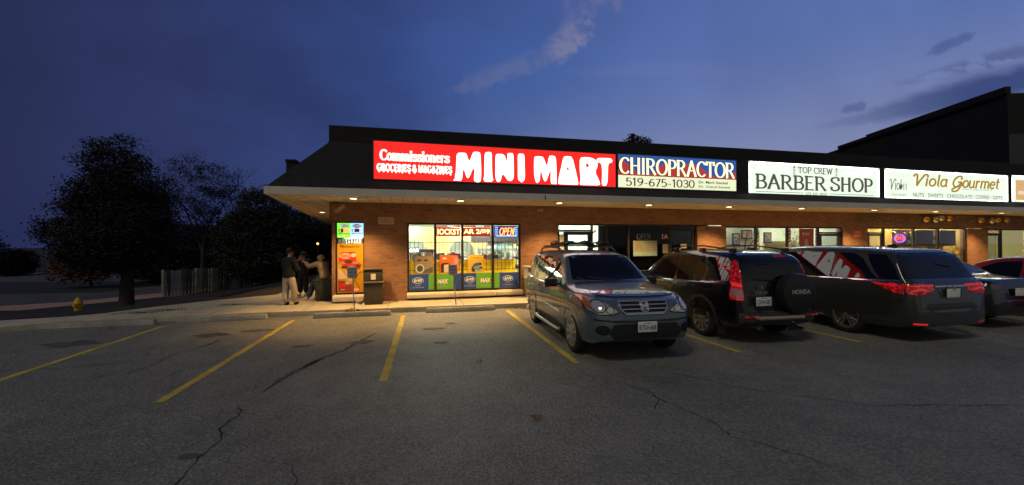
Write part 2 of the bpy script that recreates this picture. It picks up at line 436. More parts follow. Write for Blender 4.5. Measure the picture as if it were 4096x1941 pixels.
GL = {   # glyph: width, strokes, serif points
 'A': (.72, [[(.05, 0), (.36, 1)], [(.36, 1), (.67, 0)], [(.16, .36), (.56, .36)]], [(.05, 0), (.67, 0)]),
 'B': (.62, [[(.1, 0), (.1, 1)], [(.1, 1), (.3, 1)] + arc(.3, .765, .22, .235, 90, -90) + [(.1, .53)], [(.1, .53), (.3, .53)] + arc(.32, .265, .27, .265, 90, -90) + [(.1, 0)]], [(.06, 0), (.06, 1)]),
 'C': (.66, [arc(.38, .5, .34, .5, 48, 312, 20)], [(.60, .84)]),
 'D': (.7, [[(.1, 0), (.1, 1)], [(.1, 1), (.3, 1)] + arc(.3, .5, .35, .5, 90, -90) + [(.1, 0)]], [(.06, 0), (.06, 1)]),
 'E': (.56, [[(.1, 0), (.1, 1)], [(.1, 1), (.52, 1)], [(.1, .53), (.42, .53)], [(.1, 0), (.54, 0)]], [(.06, 0), (.06, 1)]),
 'G': (.72, [arc(.38, .5, .34, .5, 48, 350, 20), [(.70, .44), (.70, .1)], [(.48, .44), (.76, .44)]], []),
 'H': (.74, [[(.12, 0), (.12, 1)], [(.62, 0), (.62, 1)], [(.12, .52), (.62, .52)]], [(.12, 0), (.12, 1), (.62, 0), (.62, 1)]),
 'I': (.3, [[(.15, 0), (.15, 1)]], [(.15, 0), (.15, 1)]),
 'K': (.7, [[(.12, 0), (.12, 1)], [(.62, 1), (.12, .42)], [(.3, .6), (.64, 0)]], [(.12, 0), (.12, 1), (.62, 1), (.62, 0)]),
 'M': (.9, [[(.12, 0), (.12, 1)], [(.12, 1), (.45, .1)], [(.45, .1), (.78, 1)], [(.78, 1), (.78, 0)]], [(.12, 0), (.78, 0)]),
 'N': (.76, [[(.12, 0), (.12, 1)], [(.12, 1), (.64, 0)], [(.64, 0), (.64, 1)]], [(.12, 0), (.64, 1)]),
 'O': (.8, [arc(.4, .5, .36, .5, 90, 450, 26)], []),
 'P': (.6, [[(.1, 0), (.1, 1)], [(.1, 1), (.3, 1)] + arc(.3, .73, .25, .27, 90, -90) + [(.1, .46)]], [(.1, 0), (.06, 1)]),
 'R': (.7, [[(.1, 0), (.1, 1)], [(.1, 1), (.3, 1)] + arc(.3, .75, .24, .25, 90, -90) + [(.1, .5)], [(.32, .5), (.64, 0)]], [(.1, 0), (.06, 1), (.64, 0)]),
 'S': (.58, [sm(Sx)], []),
 'T': (.66, [[(.33, 0), (.33, 1)], [(.04, 1), (.62, 1)], [(.05, 1), (.05, .82)], [(.61, 1), (.61, .82)]], [(.33, 0)]),
 'W': (1.0, [[(.05, 1), (.28, 0)], [(.28, 0), (.5, .9)], [(.5, .9), (.72, 0)], [(.72, 0), (.95, 1)]], [(.05, 1), (.95, 1)]),
 'Z': (.62, [[(.06, 1), (.56, 1)], [(.56, 1), (.04, 0)], [(.04, 0), (.58, 0)]], []),
 '&': (.7, [sm([(.66, .0), (.2, .62), (.18, .9), (.34, 1), (.46, .86), (.36, .62), (.08, .38), (.08, .1), (.3, 0), (.52, .14), (.64, .42)])], []),
 '-': (.4, [[(.06, .36), (.34, .36)]], []),
 '0': (.56, [arc(.28, .5, .24, .5, 90, 450, 22)], []),
 '1': (.4, [[(.22, 0), (.22, 1)], [(.22, 1), (.06, .84)]], [(.22, 0)]),
 '3': (.54, [sm([(.06, .84), (.26, 1), (.46, .84), (.40, .6), (.2, .53)]), sm([(.2, .53), (.46, .44), (.48, .16), (.26, 0), (.05, .12)])], []),
 '5': (.54, [[(.46, .98), (.12, .98)], [(.12, .98), (.09, .55)], sm([(.09, .55), (.3, .62), (.48, .44), (.46, .14), (.24, 0), (.05, .1)])], []),
 '6': (.56, [sm([(.46, .95), (.24, .86), (.07, .5), (.09, .14), (.28, 0), (.48, .14), (.48, .42), (.30, .56), (.10, .42)])], []),
 '7': (.52, [[(.05, .97), (.48, .97)], [(.48, .97), (.18, 0)]], []),
 '8': (.54, [arc(.27, .77, .18, .23, -90, 270, 16), arc(.27, .27, .23, .27, 90, 450, 18)], []),
 '9': (.56, [sm([(.10, .05), (.32, .14), (.49, .5), (.47, .86), (.28, 1), (.08, .86), (.08, .58), (.26, .44), (.46, .58)])], []),
 'o': (.52, [arc(.26, .33, .22, .33, 90, 450, 18)], []),
 'i': (.26, [[(.13, 0), (.13, .66)], [(.13, .84), (.13, .97)]], [(.13, 0), (.09, .66)]),
 'm': (.86, [[(.1, 0), (.1, .66)], [(.1, .5)] + arc(.27, .48, .16, .18, 150, 0, 8) + [(.43, 0)], [(.43, .5)] + arc(.60, .48, .16, .18, 150, 0, 8) + [(.76, 0)]], [(.1, 0), (.06, .66), (.43, 0), (.76, 0)]),
 'n': (.56, [[(.1, 0), (.1, .66)], [(.1, .5)] + arc(.28, .48, .17, .18, 150, 0, 8) + [(.45, 0)]], [(.1, 0), (.06, .66), (.45, 0)]),
 's': (.44, [[(x * .72 + .02, y * .66) for x, y in sm(Sx)]], []),
 'e': (.5, [[(.06, .36), (.44, .36)] + arc(.25, .33, .2, .33, 8, 315, 16)], []),
 'r': (.42, [[(.1, 0), (.1, .66)], sm([(.1, .48), (.22, .64), (.36, .62)])], [(.1, 0), (.06, .66)]),
 'a': (.52, [arc(.24, .33, .2, .33, 60, 400, 16), [(.44, .66), (.44, .05), (.54, .0)]], []),
 'l': (.26, [[(.12, 1.05), (.12, .08), (.24, .0)]], []),
 'u': (.56, [[(.08, .66), (.08, .22)] + arc(.25, .22, .17, .22, 180, 340, 8), [(.44, .66), (.44, .06), (.55, 0)]], []),
 't': (.36, [[(.16, .95), (.16, .08), (.32, .0)], [(.0, .66), (.32, .66)]], []),
 'V': (.8, [sm([(-.05, .84), (.06, 1.0), (.2, .92), (.30, .0)]), sm([(.30, .0), (.5, .55), (.78, 1.06), (.95, .96)])], []),
 'Gs': (.86, [sm([(.72, .78), (.66, 1.02), (.42, 1.04), (.12, .72), (.06, .3), (.26, .02), (.55, .14), (.72, .44)]), sm([(.44, .46), (.74, .48), (.72, .1), (.5, -.34), (.16, -.42), (.06, -.24), (.36, -.02), (.9, .24)])], []),
}
def pen(mb, s, x0, x1, z0, z1, y, thick=.13, thin=.05, serif=.0, slant=0.0, gap=.1, col=None, rise=0.0, drip=0.0):
    """letters as strokes whose width depends on direction; z0..z1 is baseline..cap height"""
    toks = []
    for ch in s:
        toks.append('Gs' if ch == '\u0393' else ch)
    Wd = sum((.36 if c == ' ' else GL[c][0] + gap) for c in toks) - gap
    H = z1 - z0; sx = (x1 - x0) / Wd; cx = 0.0; layer = 0
    def put(poly, hw_t, hw_n):
        nonlocal layer
        pts = [(x0 + (cx + p[0]) * sx + slant * p[1] * H, z0 + p[1] * H + rise * (cx / Wd)) for p in poly]
        L, Rr = [], []
        for i, p in enumerate(pts):
            a, b = pts[max(i - 1, 0)], pts[min(i + 1, len(pts) - 1)]
            d = Vector((b[0] - a[0], b[1] - a[1])); l = d.length or 1; d /= l
            hw = (hw_n + (hw_t - hw_n) * abs(d.y) ** 1.3) * H * .5
            ex = 0
            if i == 0: ex = -hw * .5
            if i == len(pts) - 1: ex = hw * .5
            q = Vector(p) + d * ex
            L.append((q.x - d.y * hw, q.y + d.x * hw)); Rr.append((q.x + d.y * hw, q.y - d.x * hw))
        yy = y - .0005 * layer; layer = (layer + 1) % 9
        n = len(pts)
        mb.add([(a, yy, b) for a, b in L] + [(a, yy, b) for a, b in Rr], [(i, i + 1, i + 1 + n, i + n) for i in range(n - 1)], col)
    for c in toks:
        if c == ' ': cx += .36; continue
        wd, strokes, ser = GL[c]
        for st in strokes: put(st, thick, thin)
        if serif:
            for a, b in ser:
                put([(a - serif, b), (a + serif, b)], thin * 1.3, thin * 1.3)
        if drip:
            put([(wd * .5, .1), (wd * .5 + random.uniform(-.1, .1), -drip * random.uniform(.3, 1))], thick * .9, thin)
        cx += wd + gap
    return mb

# facade frame: u along the shop front, v into the building
TH = math.atan(.045); OX, OY = -1.5, 12.6
def fw(u, v, z=0.0):
    return (OX + u * math.cos(TH) - v * math.sin(TH), OY + u * math.sin(TH) + v * math.cos(TH), z)
def fthing(name, label, cat, u, v, z=0.0, group=None):
    return thing(name, label, cat, fw(u, v, z), TH, group)
# ================================================================== SETTING
def sheet(name, pts, z, m, label=None):
    mb = MB(); mb.add([(x, y, z) for x, y in pts], [tuple(range(len(pts)))])
    return struct(mb.build(name, m), label)
M_field = mat('field_ground', (.012, .014, .010), .95, var=.4, vscale=1.5)
sheet('ground', [(-900, -900), (900, -900), (900, 900), (-900, 900)], -.72, M_field)
kerb = [(-60, -6), (-26, 1.5), (-14.5, 6.2), (-10.4, 9.3), (-8.9, 10.35), (-7.9, 11.0), (-5.8, 11.27), (-2.5, 11.3), (70, 11.3)]
# the lot: one finely drawn slab
mb = MB()
lot = [(-60, -60), (70, -60), (70, 11.3)] + kerb[::-1][1:]
mb.prism(lot, -.5, 0.0)
struct(mb.build('parking_lot', M_asph), 'worn dark asphalt parking lot with stains and cracks')
far = [(-60, -3), (-26, 4.5), (-15.2, 8.4), (-10.6, 10.9), (-9.29, 11.5), (-8.3, 11.75), (-7.8, 12.1), (-7.14, 13.2), (-6.25, 14.19), (-4.9, 15.3), (-4.7, 32)]
walk = kerb + [(70, 30), (30, 33)] + far[::-1]
mb = MB(); mb.prism(walk, -.1, .13)
sw = mb.build('sidewalk', M_conc, bevel=0.02)
struct(sw, 'pale concrete walk with a raised kerb in front of the shops')
M_joint = mat('dark_joint', (.03, .028, .025), .95)
mb = MB()
for x in [-7.3, -5.1, -3.0, -.95, 1.08, 3.0, 5.4, 7.8, 10.3, 12.9]:
    mb.box(x - .006, x + .006, 11.33, 12.55, .131, .1335)
struct(mb.build('pavement_joint', M_joint))
# a strip of bare soil and litter falling away behind the walk
M_soil = mat('soil', (.022, .018, .015), .98, var=.5, vscale=5, bump=.8, bscale=14)
mb = MB()
nv = []
off = [(0, .11), (.45, .17), (1.3, .10), (2.8, -.22), (5.5, -.66), (8.5, -.74)]
fp = [Vector(p) for p in far[1:]]
rows = []
for i, p in enumerate(fp):
    d = (fp[min(i + 1, len(fp) - 1)] - fp[max(i - 1, 0)]).normalized(); n = Vector((-d.y, d.x))
    if n.y < 0 and n.x > 0: n = -n
    rows.append([(p.x + n.x * o, p.y + n.y * o, z + (random.uniform(-.04, .04) if 0 < k else 0)) for k, (o, z) in enumerate(off)])
vs = [v for r_ in rows for v in r_]; k = len(off)
mb.add(vs, [(i * k + j, i * k + j + 1, (i + 1) * k + j + 1, (i + 1) * k + j) for i in range(len(rows) - 1) for j in range(k - 1)])
struct(mb.build('soil_bank', M_soil, smooth=True, ang=80))
M_road = mat('road_asphalt', (.055, .050, .060), .9, var=.25, vscale=.6)
sheet('road', [(-120, 24), (-30, 20), (-15.6, 20.5), (-13.2, 25.5), (-20, 52), (-60, 60), (-120, 62)], -.705, M_road)
M_path = mat('lamplit_path', (.34, .20, .15), .9, var=.25, vscale=2)  # reddish street lamp light put into the concrete's colour
sheet('path', [(-19, 20.6), (-15.5, 19.7), (-11.0, 24.8), (-10.6, 27.5), (-12.4, 27.2), (-15.5, 22.3)], -.700, M_path)
sheet('far_verge', [(-120, 31), (-34, 28), (-17, 26.5), (-16, 33), (-34, 37), (-120, 41)], -.700, mat('verge_grass', (.008, .010, .006), .95, var=.5, vscale=2))
sheet('grass_verge', [(-120, 62), (-60, 60), (-20, 52), (-8, 60), (-120, 140)], -.70, mat('verge_grass', (.012, .016, .008), .95, var=.5, vscale=2))
# painted stall lines, worn at the edges
LINES = [(-5.51, 5.3, -5.68, 10.60), (-2.96, 5.45, -3.05, 10.75), (-.52, 5.63, -.50, 10.72), (2.25, 5.83, 2.22, 10.9), (5.09, 5.8, 4.95, 10.7), (7.70, 5.9, 7.55, 10.7), (10.3, 5.9, 10.2, 10.7), (12.95, 5.8, 12.8, 10.7), (15.5, 5.6, 15.4, 10.7)]
def stall_line(x0_, y0, y1, w=.105, xe=None):
    mb = MB(); n = 46; L = []; Rt = []
    for i in range(n + 1):
        y = y0 + (y1 - y0) * i / n; x = x0_ + ((xe if xe is not None else x0_) - x0_) * i / n
        L.append((x - w / 2 + random.uniform(-.007, .007), y, .004)); Rt.append((x + w / 2 + random.uniform(-.007, .007), y, .004))
    mb.add(L + Rt, [(i, i + 1, i + 2 + n, i + 1 + n) for i in range(n)])
    return struct(mb.build('parking_line', M_paint))
for (xa, ya, xb, yb) in LINES: stall_line(xa, ya, yb, xe=xb)
# cracks
M_crack = mat('crack_dark', (.012, .011, .010), .98)  # near-black tone of the cracks
M_patch = mat('tar_patch', (.075, .073, .062), .85, var=.45, vscale=7)
def crack(pts, w, m=M_crack, seed=1):
    rr = random.Random(seed); P = []
    for a, b in zip(pts[:-1], pts[1:]):
        n = max(2, int(math.dist(a, b) / .07))
        for i in range(n):
            t = i / n; P.append((a[0] + (b[0] - a[0]) * t + rr.uniform(-.02, .02), a[1] + (b[1] - a[1]) * t + rr.uniform(-.02, .02)))
    P.append(pts[-1]); L = []; Rr = []
    for i, p in enumerate(P):
        q = P[min(i + 1, len(P) - 1)]; o = P[max(i - 1, 0)]
        d = Vector((q[0] - o[0], q[1] - o[1])).normalized(); e = min(i, len(P) - 1 - i) / 4; hw = w * min(1, .15 + e) * rr.uniform(.35, 1.25) / 2
        L.append((p[0] - d.y * hw, p[1] + d.x * hw, .0035)); Rr.append((p[0] + d.y * hw, p[1] - d.x * hw, .0035))
    n = len(P); mb = MB(); mb.add(L + Rr, [(i, i + 1, i + 1 + n, i + n) for i in range(n - 1)])
    return struct(mb.build('asphalt_crack', m))
crack([(-.96, 8.76), (-1.31, 7.48), (-1.56, 7.03), (-1.75, 6.5)], .09, M_patch, 1)
crack([(-1.56, 7.03), (-1.8, 6.36), (-1.9, 5.87), (-1.94, 5.51)], .055, M_patch, 2)
crack([(-1.60, 6.8), (-1.86, 6.0), (-1.93, 5.5)], .014, M_crack, 3)
crack([(-2.04, 5.21), (-1.91, 4.85), (-1.97, 4.57), (-1.83, 4.26), (-1.87, 3.97), (-1.86, 3.81), (-1.81, 3.57), (-1.84, 3.1), (-1.7, 2.4)], .016, M_crack, 4)
crack([(-3.79, 8.93), (-3.8, 8.36), (-3.93, 8.1)], .08, M_patch, 5)
crack([(-3.93, 8.1), (-4.04, 7.74), (-4.0, 7.16), (-4.1, 6.6)], .03, M_patch, 6)
crack([(2.45, 4.95), (2.7, 4.51), (2.62, 4.27), (2.39, 3.92)], .013, M_crack, 7)
crack([(2.55, 4.75), (2.77, 3.89), (2.83, 3.62), (2.78, 3.29), (2.97, 3.09), (3.13, 2.81), (3.3, 2.5)], .013, M_crack, 8)
crack([(-1.05, 3.66), (-.94, 3.38), (-.9, 2.7)], .016, M_crack, 9)
crack([(1.6, 5.1), (1.9, 4.9), (2.2, 4.7)], .008, M_crack, 10)
crack([(3.3, 5.2), (3.9, 4.3), (4.8, 3.6), (6.5, 3.2)], .011, M_crack, 11)
crack([(-6.5, 7.4), (-5.2, 7.3), (-4.4, 7.5)], .012, M_crack, 12)
for (cx, cy, r0, s) in [(-1.1, 8.0, .17, 21), (-1.95, 4.0, .06, 22), (.2, 8.9, .16, 23), (.62, 9.4, .1, 24), (-2.1, 7.9, .12, 25), (-4.1, 9.3, .22, 26), (-3.4, 9.6, .2, 27), (-1.83, 3.5, .05, 28), (.3, 7.6, .1, 29), (-6.3, 9.1, .3, 30)]:
    rr = random.Random(s); n = 18; mb = MB()
    mb.add([(cx + math.cos(2 * PI * i / n) * r0 * rr.uniform(.5, 1.3) * 1.5, cy + math.sin(2 * PI * i / n) * r0 * rr.uniform(.5, 1.2), .003) for i in range(n)], [tuple(range(n))])
    struct(mb.build('asphalt_stain', M_patch))

# ================================================================== THE PLAZA
BL = thing('shopping_plaza', 'long one-storey brick shopping plaza with a dark mansard roof and pale soffit', 'building', (OX, OY, 0), TH)
UR = 33.4
FB, FT = 3.03, 3.2
openings = [(-.97, -.19, .36, 2.47), (1.03, 4.56, .36, 2.46), (5.83, 11.22, .13, 2.47), (12.46, 18.15, .13, 2.43), (19.51, 25.52, .13, 2.43), (26.92, 32.8, .13, 2.40)]
TW = .26
# band of brick above the openings, butted on the piers
prev = -1.06
segs = []
for i, (a, b, z0, z1) in enumerate(openings):
    nxt = openings[i + 1][0] if i + 1 < len(openings) else UR
    segs.append((prev if i == 0 else a, b, z1))
    segs.append((b, nxt, z1))
    prev = nxt
segs[0] = (-1.06, -.19, 2.47)
lint = MB()
for a, b, z in segs:
    lint.box(a, b, -.012, TW - .02, z + .001, FB)
wl = MB()
ux = -1.06
for (a, b, z0, z1) in openings:
    wl.box(ux, a, 0, TW, .1, z1)
    if z0 > .2: wl.box(a, b, 0.02, TW, .1, z0 - .02)
    ux = b
wl.box(ux, UR, 0, TW, .1, 2.40)
# side wall and back wall
wl.add([(-1.06, TW, .0), (-2.1, 15, .0), (-1.85, 15, .0), (-.81, TW, .0), (-1.06, TW, FB), (-2.1, 15, FB), (-1.85, 15, FB), (-.81, TW, FB)],
       [(0, 1, 2, 3), (4, 5, 6, 7), (0, 1, 5, 4), (1, 2, 6, 5), (2, 3, 7, 6), (3, 0, 4, 7)])
wl.box(-1.85, UR, 14.75, 15, 0, FB)
wl.box(UR, UR + .3, 0, 15, 0, FB)
wl.build('wall', M_brick, BL)
lint.build('brick_header', M_brick, BL)
# corner return block over the corner window
MB().box(-1.12, -.16, -.05, -.013, 2.49, FB - .01).build('corner_header', M_brick, BL)
# roof
def zt(u): return 5.08 + .0086 * (u + 1)
rf = MB()
A0, A1 = (-2.25, -1.72), (-3.57, 16.3)
B0, B1 = (-1.03, -.55), (-2.30, 15.2)
rf.add([(A0[0], A0[1], FT), (UR, A0[1], FT), (UR, B0[1], 4.62), (B0[0], B0[1], 4.62)], [(0, 1, 2, 3)])
rf.add([(A0[0], A0[1], FT), (B0[0], B0[1], 4.62), (B1[0], B1[1], 4.62), (A1[0], A1[1], FT)], [(0, 1, 2, 3)])
rf.add([(A1[0], A1[1], FT), (B1[0], B1[1], 4.62), (UR, B1[1], 4.62), (UR, A1[1], FT)], [(0, 1, 2, 3)])
rf.add([(A0[0], A0[1], FT), (A1[0], A1[1], FT), (UR, A1[1], FT), (UR, A0[1], FT)], [(0, 1, 2, 3)])
rf.build('mansard_roof', M_shing, BL)
pp = MB()
def quadwall(a, b, za0, za1, zb0, zb1, th=.14):
    d = Vector((b[0] - a[0], b[1] - a[1])).normalized(); n = Vector((-d.y, d.x)) * th
    vs = [(a[0], a[1], za0), (b[0], b[1], zb0), (b[0] + n.x, b[1] + n.y, zb0), (a[0] + n.x, a[1] + n.y, za0),
          (a[0], a[1], za1), (b[0], b[1], zb1), (b[0] + n.x, b[1] + n.y, zb1), (a[0] + n.x, a[1] + n.y, za1)]
    pp.add(vs, [(3, 2, 1, 0), (4, 5, 6, 7), (0, 1, 5, 4), (1, 2, 6, 5), (2, 3, 7, 6), (3, 0, 4, 7)])
quadwall((B0[0], B0[1] - .01), (UR, B0[1] - .01), 4.60, zt(-1), 4.60, zt(UR))
quadwall((B1[0] - .01, B1[1]), (B0[0] - .01, B0[1] + .0), 4.60, zt(-2), 4.60, zt(-1))
pp.build('parapet', M_shing, BL)
MB().box(B0[0] - .03, UR, B0[1] - .035, B0[1] + .16, 4.585, 4.615).build('parapet_flashing', mat('dark_flashing', (.03, .028, .026), .6), BL)
fs = MB()
fs.box(A0[0], UR, -1.75, -1.722, FB - .005, FT + .01)
d = Vector((A1[0] - A0[0], A1[1] - A0[1])).normalized(); n = Vector((-d.y, d.x)) * .03
P = [(A0[0] - .001, -1.75), (A1[0], A1[1]), (A1[0] + n.x, A1[1] + n.y), (A0[0] + n.x, -1.75)]
fs.prism(P[::-1], FB - .005, FT + .01)
fs.build('fascia', M_fascia, BL)
so_ = MB()
so_.prism([(A0[0] + .003, -1.72), (UR, -1.72), (UR, -.013), (-1.07, -.013), (-2.09, 15), (-2.0, 16.2), (A1[0] + .01, 16.2)], FB, FB + .04)
so_.build('soffit', M_soff, BL)
# concrete sills
def sill(a, b, z0, z1, out=.13):
    m = MB(); m.add([(a, -out, z0), (b, -out, z0), (b, 0.018, z0), (a, 0.018, z0), (a, -out, z1 - .06), (b, -out, z1 - .06), (b, 0.018, z1), (a, 0.018, z1)],
                    [(3, 2, 1, 0), (4, 5, 6, 7), (0, 1, 5, 4), (1, 2, 6, 5), (2, 3, 7, 6), (3, 0, 4, 7)])
    return m
sill(-1.03, -.2, .18, .37).build('window_sill', M_sill, BL, bevel=.01)
for a, b in [(1.02, 2.68), (2.69, 3.72), (3.73, 4.60)]:
    sill(a, b, .20, .365).build('window_sill', M_sill, BL, bevel=.01)
def frame_window(u0, u1, z0, z1, mull, t=.055, v0=.05, v1=.12, mt=.07, transom=None, name='window'):
    m = MB()
    m.box(u0, u0 + t, v0, v1, z0, z1); m.box(u1 - t, u1, v0, v1, z0, z1)
    m.box(u0 + t, u1 - t, v0, v1, z1 - t, z1); m.box(u0 + t, u1 - t, v0, v1, z0, z0 + t)
    for c in mull: m.box(c - mt / 2, c + mt / 2, v0 - .002, v1 + .002, z0 + t, z1 - t)
    if transom:
        for a, b, z in transom: m.box(a, b, v0, v1, z - .03, z + .03)
    o = m.build(name, M_alu, BL)
    g = MB(); g.box(u0 + t, u1 - t, .082, .088, z0 + t, z1 - t)
    g.build('glass', M_glass, o)
    return o
frame_window(-.97, -.19, .36, 2.47, [], name='window')
frame_window(1.03, 4.56, .36, 2.46, [1.86, 2.69, 3.65])
# mini mart entrance: door with side light; then the dark front of the next unit
frame_window(5.83, 7.62, .13, 2.47, [7.08, 7.36], transom=[(5.88, 7.05, 2.25)])
def door(u0, u1, z1=2.2, fr=.10, left_glass=None, name='door', m=M_alu):
    b = MB(); v0, v1 = .06, .11; z0 = .15
    b.box(u0, u0 + fr, v0, v1, z0, z1); b.box(u1 - fr, u1, v0, v1, z0, z1); b.box(u0 + fr, u1 - fr, v0, v1, z1 - fr, z1); b.box(u0 + fr, u1 - fr, v0, v1, z0, z0 + .25)
    o = b.build(name, m, BL)
    MB().box(u0 + fr, u1 - fr, .075, .081, z0 + .25, z1 - fr).build('glass', M_glass, o)
    MB().tube([(u0 + fr * .5, v0 - .06, .9), (u0 + fr * .5, v0 - .06, 1.35)], .012).build('handle', mat('steel', (.5, .5, .5), .3, 1), o)
    return o
door(6.10, 7.05, 2.215, .12)
door(5.89, 6.09, 2.215, .03)
frame_window(7.63, 11.22, .13, 2.47, [8.46, 10.1])
door(10.14, 11.10, 2.30, .06)
frame_window(12.46, 18.15, .13, 2.43, [13.89, 15.39, 16.93], mt=.08, transom=[(16.97, 18.10, 2.2)])
door(17.02, 18.08, 2.16, .09)
frame_window(19.51, 25.52, .13, 2.43, [20.48, 22.25, 23.75], mt=.1, transom=[(19.56, 20.44, 2.2)])
door(19.58, 20.42, 2.16, .08)
frame_window(26.92, 32.8, .13, 2.40, [27.95, 29.95, 31.6], mt=.1, transom=[(26.97, 27.9, 2.17)])
door(26.99, 27.88, 2.14, .05)

# ---- rooms behind the glass
def room(u0, u1, v1, zc, wm, cm, fm, lights, lm=M_panel, v0=TW):
    o = MB()
    o.box(u0 - .08, u0, v0, v1, .1, zc); o.box(u1, u1 + .08, v0, v1, .1, zc); o.box(u0 - .08, u1 + .08, v1, v1 + .08, .1, zc)
    o.build('interior_wall', wm, BL)
    MB().box(u0 - .08, u1 + .08, v0, v1 + .08, zc, zc + .04).build('ceiling', cm, BL)
    MB().box(u0 - .08, u1 + .08, v0, v1, .06, .125).build('floor', fm, BL)
    for (a, b, c, d_) in lights:
        MB().box(a, b, c, d_, zc - .02, zc - .002).build('ceiling_light', lm, BL)
M_floor = mat('shop_floor', (.35, .33, .28), .35)
M_ceil = mat('ceiling_tile', (.72, .74, .66), .8)
room(-.75, 7.55, 8.5, 2.92, M_wall_in, M_ceil, M_floor, [(u, u + .6, v, v + 1.2) for u in (.9, 3.3, 5.9) for v in (1.0, 3.4, 5.8)])
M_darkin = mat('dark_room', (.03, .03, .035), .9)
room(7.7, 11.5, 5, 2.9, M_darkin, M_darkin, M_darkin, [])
M_pwall = mat('barber_wall', (.70, .74, .60), .8)
room(11.9, 18.7, 6, 2.9, M_pwall, M_ceil, M_floor, [(u, u + .6, v, v + 1.2) for u in (12.9, 15.6, 17.4) for v in (1.2, 3.4)] + [(u, u + 1.1, .42, .62) for u in (12.6, 14.6, 16.6)], emis('barber_ceiling_light', (1.0, 1.0, .82), 15))  # row nearest the glass added only to light the display wall
MB().box(12.6, 15.05, 1.02, 1.08, .13, 2.9).build('display_wall', M_pwall, BL)
M_vwall = mat('gourmet_wall', (.45, .34, .14), .8)
M_warm = emis('warm_ceiling_light', (1, .86, .5), 130.0)
room(18.9, 26.2, 5, 2.9, M_vwall, mat('warm_ceiling', (.5, .42, .28), .8), M_floor, [(u, u + .5, v, v + .5) for u in (19.9, 21.6, 23.2, 24.9) for v in (1.2, 3.2)], M_warm)
room(26.4, 33.0, 3, 2.9, M_vwall, M_ceil, M_floor, [(u, u + .6, 1.2, 1.5) for u in (27.3, 29.3, 31.4)], M_warm)
# vertical blinds of the last unit
M_blind = mat('tan_blind', (.42, .36, .14), .7)
for a, b in [(27.98, 29.9), (30.0, 31.5), (31.65, 32.75), (27.02, 27.85)]:
    m = MB(); u = a
    while u < b - .05:
        m.box(u, u + .085, .20, .206, .3, 2.36 if a > 27.9 else 2.1); u += .09
    o = m.build('window_blind', mat('glow_blind', (.45, .40, .16), .8, emit=(.55, .48, .17), es=.65))  # room light on the blind put in as its own emission
    tag(o, 'tan vertical blind glowing as if lit from inside, ' + {27.98: 'in the wide left pane of the far right shop', 30.0: 'in the middle pane of the far right shop', 31.65: 'in the last pane of the far right shop', 27.02: 'behind the glass door of the far right shop'}[a], 'blind', 'tan blinds of the far right shop')
    o.location = (OX, OY, 0); o.rotation_euler = (0, 0, TH)

# ---- minimart interior: yellow counter, shelves, arched back wall
def rcol(rr, pal): return pal[rr.randrange(len(pal))]
PAL = [(.55, .10, .06), (.7, .45, .12), (.15, .28, .48), (.16, .42, .18), (.72, .68, .55), (.7, .62, .2), (.12, .12, .12), (.42, .3, .25), (.8, .78, .7), (.75, .72, .66), (.7, .68, .58)]
def goods(mb, u0, u1, v0, v1, z, h, rr, dens=1.0, pal=PAL):
    u = u0
    while u < u1 - .05:
        wd = rr.uniform(.06, .16)
        if rr.random() < dens:
            mb.box(u, min(u + wd, u1), v0 + rr.uniform(0, .05), v1, z, z + h * rr.uniform(.55, 1), rcol(rr, pal))
        u += wd + .008
def shelf_unit(u0, u1, v0, v1, levels, label, seed, body=(.25, .25, .25), grp='grocery shelves'):
    rr = random.Random(seed)
    t = fthing('shelf_unit', label, 'shelf', (u0 + u1) / 2, (v0 + v1) / 2, .125, grp)
    hu, hv = (u1 - u0) / 2, (v1 - v0) / 2; top = levels[-1] + .32
    m = MB(); m.box(-hu, -hu + .03, -hv, hv, 0, top); m.box(hu - .03, hu, -hv, hv, 0, top); m.box(-hu + .03, hu - .03, -.02, .02, 0, top)
    for z in levels: m.box(-hu + .03, hu - .03, -hv, hv, z - .03, z)
    m.build('rack', mat('shelf_metal_%d' % int(body[0] * 100), body, .5), t)
    g = MB()
    for z in levels:
        goods(g, -hu + .04, hu - .04, -hv + .02, -.03, z + .001, .26, rr)
        goods(g, -hu + .04, hu - .04, .03, hv - .02, z + .001, .26, rr)
    o = g.build('packaged_goods', M_goods, t); o['kind'] = 'stuff'
    return t
shelf_unit(1.1, 3.3, 3.2, 3.9, [.2, .55, .9], 'low grocery shelf seen through the left panes of the mini mart window', 1)
shelf_unit(3.7, 5.6, 2.6, 3.3, [.2, .55, .9, 1.2], 'grocery shelf full of packets behind the neon sign', 2)
shelf_unit(1.0, 3.6, 5.2, 5.9, [.2, .6, 1.0], 'longer grocery shelf further back in the mini mart', 3)
shelf_unit(4.3, 7.2, 7.7, 8.3, [.2, .6, 1.0, 1.4, 1.8], 'tall shelf of packets against the back wall of the mini mart', 4, (.5, .5, .46))
shelf_unit(5.9, 7.3, 4.2, 4.9, [.2, .6, 1.0, 1.4], 'pale shelf of goods seen through the mini mart door', 5, (.5, .5, .46))
shelf_unit(1.2, 1.9, 1.0, 1.5, [.9, 1.2], 'dark counter rack with packets in the first pane', 6, (.06, .06, .06))
